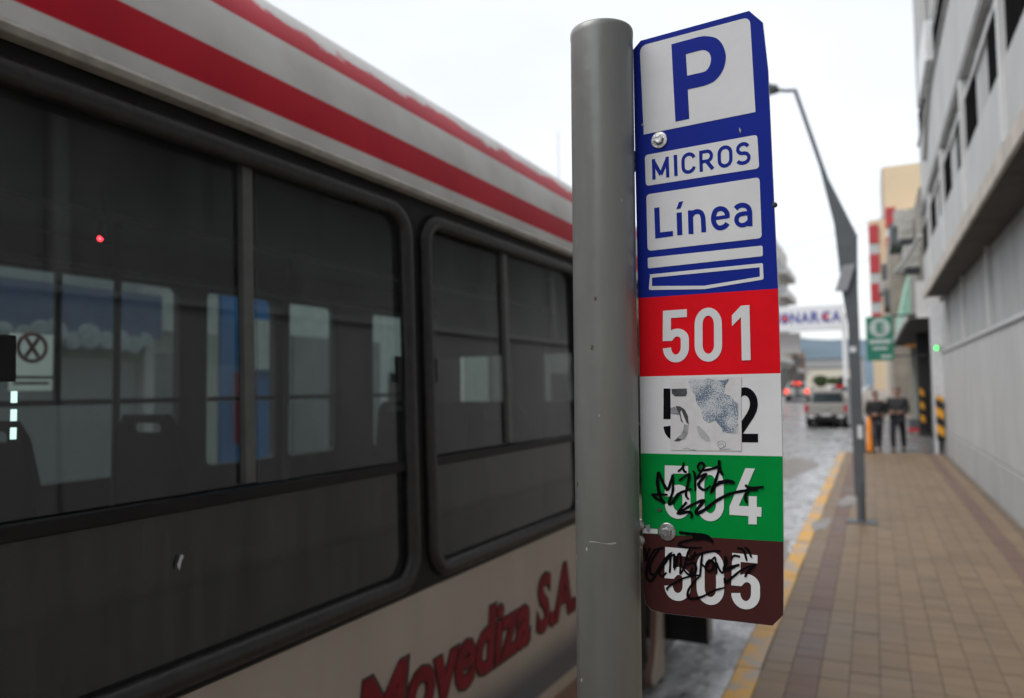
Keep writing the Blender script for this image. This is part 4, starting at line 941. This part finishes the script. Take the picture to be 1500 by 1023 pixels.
flat('white_outline', [rquad((112, 810), (1066, 714), (1072, 850), (580, 931), 16, 4, (1, 1, 1, 0))[:-1] + [(580, 931)] + rquad((112, 810), (1066, 714), (580, 931), (118, 938), 16, 4, (0, 0, 0, 1))[3:], [(143, 836), (1039, 749), (1041, 827), (578, 903), (143, 905)]], H2, M_white, Z3, S3_)
# P
bowl = [Vector(p_) for p_ in [(640, 236), (700, 252), (745, 300), (770, 372), (768, 440), (740, 520), (680, 590), (600, 626)]]
inn = [Vector(p_) for p_ in [(610, 345), (640, 365), (655, 405), (648, 460), (620, 505), (590, 519)]]
flat('letter_p', [[(343, 299), (560, 240), (600, 234)] + [tuple(p_) for p_ in catmull(bowl, 4)] + [(472, 655), (484, 886), (375, 909)], [(457, 376), (560, 348), (590, 343)] + [tuple(p_) for p_ in catmull(inn, 4)] + [(467, 547)]], H3, M_blue, Z1, S1_)
# stroke letters: unit box 0..W x 0..10 mapped on a quad
layer = [0]
def strokes(name, items, quad, W, h, m, org, sc, par=None, H=10):
    V = []; F = []
    tl, tr, br, bl = quad
    for pts, wd, *cl in items:
        closed = bool(cl and cl[0])
        rv, rf = ribbon(pts, wd, closed); base = len(V); layer[0] = (layer[0] + 1) % 12
        for q in rv:
            a = mixrow(bl, br, q.x / W); b = mixrow(tl, tr, q.x / W); c_ = mixrow(a, b, q.y / H); uu = uv(c_, org, sc); V.append((uu[0], uu[1], h + .00001 * layer[0]))
        F += [tuple(i + base for i in f) for f in rf]
    me = bpy.data.meshes.new(name); me.from_pydata(V, [], F); return link(name, me, m, par or sg)
def arcp(cx, cy, rx, ry, a0, a1, n=14): return [(cx + rx * math.cos(R(a0 + (a1 - a0) * k / n)), cy + ry * math.sin(R(a0 + (a1 - a0) * k / n))) for k in range(n + 1)]
G = {}
G['0'] = ([(arcp(2.47, 6.95, 1.77, 2.3, 0, 180) + arcp(2.47, 3.05, 1.77, 2.3, 180, 360), 1.45, 1)], 4.95)
G['5'] = ([([(4.35, 9.23), (.72, 9.23), (.72, 4.15)], 1.47), ([(.75, 4.88), (1.3, 4.88), (1.62, 5.3), (2.1, 5.62), (2.55, 5.68)] + arcp(2.55, 4.3 - .0, 1.42, 1.38, 88, 0, 8) + arcp(2.36, 2.9, 1.61, 2.12, 0, -178, 16), 1.47)], 4.7)
G['2'] = ([(arcp(2.45, 7.1, 1.72, 2.15, 180, 0, 14) + [(4.17, 6.7), (4.0, 5.9), (3.5, 4.9), (.95, 1.2)], 1.47), ([(.2, .78), (4.9, .78)], 1.56)], 4.95)
def glyph(name, ch, quad, m, org, sc, h=H3): it, W = G[ch]; strokes(name, it, quad, W, h, m, org, sc)
glyph('digit_five', '5', ((283, 173), (540, 155), (542, 690), (280, 694)), M_white, Z4, S4_)
glyph('digit_zero', '0', ((600, 146), (868, 138), (873, 680), (600, 687)), M_white, Z4, S4_)
flat('digit_one', [[(970, 221), (1062, 123), (1145, 117), (1158, 667), (1070, 670), (1061, 238), (972, 327)]], H3, M_white, Z4, S4_)
glyph('digit_five', '5', ((288, 164), (540, 165), (543, 690), (285, 690)), M_ink, Z5, S4_, H2)
glyph('digit_zero', '0', ((605, 155), (870, 155), (873, 697), (608, 695)), M_ink, Z5, S4_, H2)
glyph('digit_two', '2', ((965, 152), (1228, 153), (1234, 704), (968, 702)), M_ink, Z5, S4_, H2)
glyph('digit_five', '5', ((302, 147), (552, 155), (560, 690), (300, 680)), M_white, Z6, S4_)
glyph('digit_zero', '0', ((618, 160), (885, 166), (893, 712), (620, 705)), M_white, Z6, S4_)
flat('digit_four', [[(1106, 177), (1200, 181), (1040, 552), (1139, 558), (1139, 456), (1219, 459), (1219, 564), (1266, 566), (1264, 662), (1219, 660), (1219, 738), (1136, 736), (1136, 655), (947, 642), (947, 560)]], H3, M_white, Z6, S4_)
glyph('digit_five', '5', ((296, 205), (540, 224), (545, 738), (284, 722)), M_white, Z7, S7_)
glyph('digit_zero', '0', ((600, 242), (860, 252), (866, 776), (600, 760)), M_white, Z7, S7_)
glyph('digit_five', '5', ((944, 262), (1206, 286), (1213, 822), (928, 800)), M_white, Z7, S7_)
# MICROS
G['M'] = ([([(.8, 0), (.8, 9.2)], 1.6), ([(7.6, 9.2), (7.6, 0)], 1.6), ([(.75, 9.0), (4.2, 1.9)], 1.75), ([(7.65, 9.0), (4.2, 1.9)], 1.75), ([(.0, 9.35), (1.6, 9.35)], 1.3), ([(6.8, 9.35), (8.4, 9.35)], 1.3)], 8.4)
G['C'] = ([(arcp(3.6, 6.6, 2.8, 2.6, 12, 180, 10) + arcp(3.6, 3.4, 2.8, 2.6, 180, 348, 10), 1.6)], 7.1)
G['R'] = ([([(.8, 0), (.8, 9.2), (3.9, 9.2)] + arcp(3.9, 6.9, 2.0, 2.3, 90, -90, 10) + [(.9, 4.6)], 1.6), ([(3.6, 4.4), (6.3, .3)], 1.75)], 7.1)
G['O'] = ([(arcp(3.6, 6.5, 2.75, 2.7, 0, 180) + arcp(3.6, 3.5, 2.75, 2.7, 180, 360), 1.6, 1)], 7.2)
G['S'] = ([(arcp(3.5, 7.05, 2.55, 2.15, 22, 180, 10) + arcp(3.3, 7.0, 2.35, 1.9, 190, 262, 5) + arcp(3.7, 2.95, 2.5, 2.15, 82, -90, 10) + arcp(3.4, 2.95, 2.9, 2.15, -95, -152, 6), 1.6)], 7.1)
flat('letter_i', [[(364, 306), (396, 301), (402, 497), (371, 502)]], H3, M_blue, Z2, S2_)
glyph('letter_m', 'M', ((160, 345), (318, 317), (325, 511), (166, 537)), M_blue, Z2, S2_)
glyph('letter_c', 'C', ((436, 292), (568, 268), (572, 466), (440, 491)), M_blue, Z2, S2_)
glyph('letter_r', 'R', ((602, 266), (738, 242), (748, 438), (608, 463)), M_blue, Z2, S2_)
glyph('letter_o', 'O', ((773, 225), (914, 203), (918, 410), (777, 434)), M_blue, Z2, S2_)
glyph('letter_s', 'S', ((945, 194), (1083, 172), (1089, 384), (948, 407)), M_blue, Z2, S2_)
# Linea (accented)
flat('letter_l', [[(162, 256), (205, 250), (212, 459), (318, 447), (319, 490), (171, 511)]], H3, M_blue, Z3, S3_)
flat('letter_i', [[(348, 297), (391, 291), (397, 480), (354, 484)]], H3, M_blue, Z3, S3_)
flat('accent', [[(346, 266), (369, 206), (404, 199), (380, 260)]], H3, M_blue, Z3, S3_)
def pxstroke(name, items, m, org, sc, h=H3):
    V = []; F = []
    for pts, wd, *cl in items:
        rv, rf = ribbon(pts, wd, bool(cl and cl[0])); base = len(V); layer[0] = (layer[0] + 1) % 12
        V += [(*uv(q, org, sc), h + .00001 * layer[0]) for q in rv]; F += [tuple(i + base for i in f) for f in rf]
    me = bpy.data.meshes.new(name); me.from_pydata(V, [], F); return link(name, me, m, sg)
cm = lambda pts, n=4: [tuple(p_) for p_ in catmull(pts, n)]
pxstroke('letter_n', [([(463, 276), (469, 473)], 42), (cm([(468, 325), (485, 300), (518, 285), (550, 295), (567, 330), (571, 380)]) + [(575, 458)], 40)], M_blue, Z3, S3_)
pxstroke('letter_e', [([(668, 343), (775, 327)], 30), (cm([(770, 338), (768, 300), (745, 270), (708, 262), (672, 282), (655, 335), (662, 385), (690, 418), (725, 420), (755, 405), (772, 383)]), 41)], M_blue, Z3, S3_)
pxstroke('letter_a', [(cm([(838, 262), (865, 240), (905, 233), (940, 248), (956, 285), (958, 340)]) + [(960, 408)], 41), (cm([(955, 300), (905, 303), (862, 318), (846, 352), (858, 385), (890, 400), (930, 388), (958, 360)]), 37)], M_blue, Z3, S3_)
# worn sticker over 502
st = bpy.data.materials.new('speckled_sticker_paper'); st.use_nodes = True; t = st.node_tree; p = t.nodes['Principled BSDF']; p.inputs['Roughness'].default_value = .6
g = t.nodes.new('ShaderNodeTexCoord'); n = t.nodes.new('ShaderNodeTexNoise'); n.inputs['Scale'].default_value = 620; n.inputs['Detail'].default_value = 3
nb2 = t.nodes.new('ShaderNodeTexNoise'); nb2.inputs['Scale'].default_value = 38; nb2.inputs['Detail'].default_value = 4
t.links.new(g.outputs['Object'], n.inputs[0]); t.links.new(g.outputs['Object'], nb2.inputs[0])
aa = t.nodes.new('ShaderNodeMath'); aa.operation = 'MULTIPLY_ADD'; aa.inputs[1].default_value = .75; t.links.new(nb2.outputs[0], aa.inputs[0]); t.links.new(n.outputs[0], aa.inputs[2])
r = t.nodes.new('ShaderNodeValToRGB'); r.color_ramp.elements[0].position = .76; r.color_ramp.elements[0].color = (.08, .13, .20, 1); r.color_ramp.elements[1].position = .95; r.color_ramp.elements[1].color = (.50, .53, .56, 1)
t.links.new(aa.outputs[0], r.inputs[0]); t.links.new(r.outputs[0], p.inputs['Base Color'])
M_paper = mat('yellowed_paper', (.575, .585, .595), .6, .08, 60)
M_gp = mat('grey_print', (.27, .28, .30), .6, .3, 90); M_dkp = mat('dark_scraped_print', (.05, .055, .06), .5, .5, 120)
flat('sticker', [[(355, 64), (700, 55), (1068, 52), (1060, 300), (1068, 600), (1066, 790), (700, 786), (357, 780), (360, 400)]], H3, M_paper, Z5, S4_)
flat('sticker_print', [[(535, 95), (560, 76), (640, 82), (725, 66), (800, 78), (870, 84), (945, 70), (905, 130), (890, 215), (950, 235), (1010, 300), (1032, 312), (1032, 480), (1030, 610), (930, 610), (880, 600), (870, 560), (800, 480), (740, 510), (690, 480), (660, 380), (615, 300), (605, 235), (575, 200)]], H4, st, Z5, S4_)
flat('scraped_patch', [[(368, 170), (520, 166), (524, 215), (508, 243), (400, 244), (372, 215)]], H4, M_dkp, Z5, S4_)
flat('scraped_patch', [[(412, 340), (455, 345), (500, 375), (532, 440), (540, 530), (515, 500), (490, 440), (468, 380), (455, 400), (470, 470), (488, 515), (462, 490), (450, 425), (420, 380)]], H4, M_dkp, Z5, S4_)
flat('faded_arc', [[(360, 360), (405, 345), (418, 380), (452, 430), (450, 410), (362, 415)]], H4, M_gp, Z5, S4_)
flat('faded_arc', [[(492, 520), (538, 535), (532, 610), (500, 670), (440, 688), (420, 660), (462, 625), (488, 575)]], H4, M_gp, Z5, S4_)
flat('scraped_patch', [[(395, 686), (430, 660), (468, 672), (450, 688), (420, 692)]], H4 + .0002, M_dkp, Z5, S4_)
flat('faded_arc', [[(620, 545), (640, 535), (690, 580), (745, 650), (755, 690), (715, 690), (665, 660), (628, 600)]], H4, mat('faint_print', (.38, .39, .42), .6), Z5, S4_)
pxstroke('scribble', [([(480, 760), (500, 770), (520, 758), (545, 768), (560, 776), (610, 780)], 5), (cm([(820, 720), (850, 690), (900, 700), (905, 740), (860, 760), (830, 735), (870, 715), (890, 745), (850, 772), (955, 768)]), 5)], M_gp, Z5, S4_, H4)
# marker graffiti
def ink(name, items, org, sc, w0, m=M_marker):
    it = []
    for pts, k in items:
        c_ = cm(pts, 5); n = len(c_); ws = [w0 * k * (.75 + .35 * math.sin(PI * min(1, (i + 1) / n)) + .1 * math.sin(i * 1.7)) for i in range(n)]
        it.append((c_, ws))
    o = pxstroke(name, it, m, org, sc, .0018); return o
ink('marker_tag', [
    ([(170, 438), (240, 440), (330, 440)], .8), ([(172, 437), (220, 480), (305, 528)], .9), ([(238, 212), (230, 330), (262, 470), (305, 528)], 1.05),
    ([(240, 212), (280, 310), (333, 388), (380, 240)], .95), ([(382, 240), (382, 400), (345, 520), (375, 525), (440, 435), (500, 405), (570, 382)], .9),
    ([(490, 118), (482, 165), (432, 212)], .75), ([(480, 165), (498, 208), (522, 214)], .75),
    ([(442, 302), (545, 238), (532, 330), (513, 440), (540, 488)], .85), ([(580, 202), (602, 245), (606, 405)], .75),
    ([(648, 208), (632, 160), (662, 122), (694, 145), (680, 190), (612, 285)], .8), ([(612, 285), (700, 238), (708, 250), (640, 330), (660, 375), (705, 392), (762, 352)], .9),
    ([(640, 205), (740, 190), (835, 158), (850, 98)], .8), ([(845, 95), (848, 180), (880, 245)], 1), ([(846, 180), (810, 300), (772, 405), (815, 345), (900, 315), (1000, 322)], 1),
    ([(830, 325), (930, 308), (995, 322)], 1.3),
    ([(522, 512), (435, 625), (540, 612), (572, 640), (560, 678)], .9), ([(440, 625), (560, 550), (690, 498), (620, 595), (625, 628), (700, 590), (820, 500), (960, 430), (1130, 395), (1290, 362)], 1.05),
    ([(1105, 342), (1150, 372), (1290, 364)], .9), ([(1160, 385), (1230, 385)], 1.3), ([(1150, 390), (1110, 450), (1108, 490), (1122, 525)], .9)], Z6, S4_, 30)
ink('marker_tag', [
    ([(430, 64), (520, 78), (600, 85), (700, 100), (755, 158)], 1.3), ([(560, 108), (690, 108), (740, 140)], 1.5), ([(755, 158), (690, 128), (560, 135), (450, 160), (430, 190), (520, 212), (650, 212)], .9),
    ([(95, 212), (108, 280), (106, 340)], .9), ([(150, 210), (120, 290), (130, 350)], .8),
    ([(282, 215), (190, 240), (130, 360), (118, 490), (160, 535), (220, 440), (290, 330), (350, 272), (310, 340), (240, 440), (262, 490), (310, 450)], 1),
    ([(240, 225), (160, 350), (150, 450), (200, 470), (262, 380)], .9), ([(350, 275), (340, 455)], .9), ([(350, 300), (385, 285), (388, 410), (420, 285), (445, 290), (440, 470)], .9),
    ([(440, 470), (480, 400), (520, 250), (545, 230)], .9), ([(460, 400), (520, 470), (600, 480)], .8), ([(480, 330), (560, 320), (585, 250)], 1), ([(540, 300), (700, 255), (832, 242)], .9), ([(655, 268), (645, 350), (632, 490)], .9),
    ([(500, 380), (580, 360), (590, 440), (540, 470), (560, 400)], 1), ([(650, 370), (690, 400), (720, 335), (765, 360), (750, 425), (700, 435), (690, 385), (780, 300)], 1), ([(778, 300), (792, 400), (790, 470)], .8), ([(792, 355), (830, 440), (860, 440), (875, 300)], .85),
    ([(875, 290), (890, 350), (862, 420), (930, 415), (1015, 372)], 1), ([(1010, 378), (930, 400), (865, 430)], 1.1), ([(1020, 300), (960, 290), (930, 330)], .9), ([(862, 548), (900, 540), (1030, 430), (1170, 372)], .9), ([(870, 500), (880, 545), (960, 480)], .9), ([(1170, 375), (1100, 440), (1065, 495)], 1),
    ([(990, 215), (1050, 235), (1085, 340)], .9), ([(1065, 205), (1100, 240), (1130, 308)], .9), ([(320, 625), (318, 600), (400, 545), (500, 498), (640, 474)], .8), ([(640, 474), (560, 560), (515, 640), (530, 700), (640, 690), (760, 630), (875, 596)], .95)], Z7, S7_, 23)
# small chips and scuffs
for pts in ([(1083, 187), (1086, 191), (1085, 196), (1083, 192)], [(941, 181), (944, 184), (944, 187), (940, 184)]): flat('paint_chip', [pts], H4, M_gp)
flat('scuff', [[(962, 747), (966, 744.5), (970, 746), (969, 749), (964, 749.5)]], H4, M_dkp)
flat('scuff', [[(946, 770), (952, 768), (953, 776), (951, 780), (948, 779)]], H4, M_gp)
# bolts with washers, their nuts behind, welded tabs
def bolt(px_, r0, turn, dome):
    x, y = uv(px_)
    b_ = MB().lathe([(0, .0006), (r0, .0006), (r0, .0018), (r0 * .93, .0024), (r0 * .62, .0027), (0, .0027)], 40, (x, y, 0)).build('washer', M_zinc, sg, smooth=False)
    hb_ = MB(); r1 = r0 * .60
    for z_, k in ((.0026, 1), (.0062, 1), (.0072, .86)):
        for i in range(6): a = R(60 * i + turn); hb_.v.append((x + r1 * k * math.cos(a), y + r1 * k * math.sin(a), z_))
    for l in range(2):
        for i in range(6): j = (i + 1) % 6; hb_.face(6 * l + i, 6 * l + j, 6 * l + 6 + j, 6 * l + 6 + i)
    hb_.face(*range(12, 18)); hh = hb_.build('bolt_head', M_zinc, b_, bevel=.0006)
    MB().lathe([(r0 * .36, .0071), (r0 * .34, .0077), (0, .0074 if dome else .0078)], 24, (x, y, 0)).build('head_face', M_zinc, b_)
bolt((966, 206), .0121, 12, 1); bolt((977.5, 779), .0124, 20, 0)
for (x, y, w_, h_) in ((-.012, .318, .020, .030), (-.010, -.222, .02, .026)):
    tb_ = MB().box(x, x + .05, y - h_ / 2, y + h_ / 2, -.012, -.0032).build('mounting_tab', M_zinc, sg, bevel=.002)
rnd = random.Random(5)
wb = MB()
for k in range(26):
    y = .318 + rnd.uniform(-.022, .022); x = -.007 + rnd.uniform(-.008, .004); rr_ = rnd.uniform(.0015, .0042)
    wb.lathe([(0, -rr_), (rr_ * .7, -rr_ * .7), (rr_, 0), (rr_ * .7, rr_ * .7), (0, rr_)], 8, (x, y, .004 + .6 * (-.007 - x) + rnd.uniform(-.004, .001)))
wb.build('weld_bead', M_rust, sg, smooth=True)
for dy in (.010, -.012):
    MB().lathe([(.0, -.010), (.006, -.009), (.0085, -.004), (.008, .002), (.004, .004), (0, .004)], 12, (-.006, -.222 + dy, .002)).build('nut', M_zinc, sg, smooth=True)
MB().lathe([(.0, 0), (.0035, .001), (.0035, .004), (0, .005)], 10, (.195, .2245, -.003)).build('rivet', M_dark, sg)
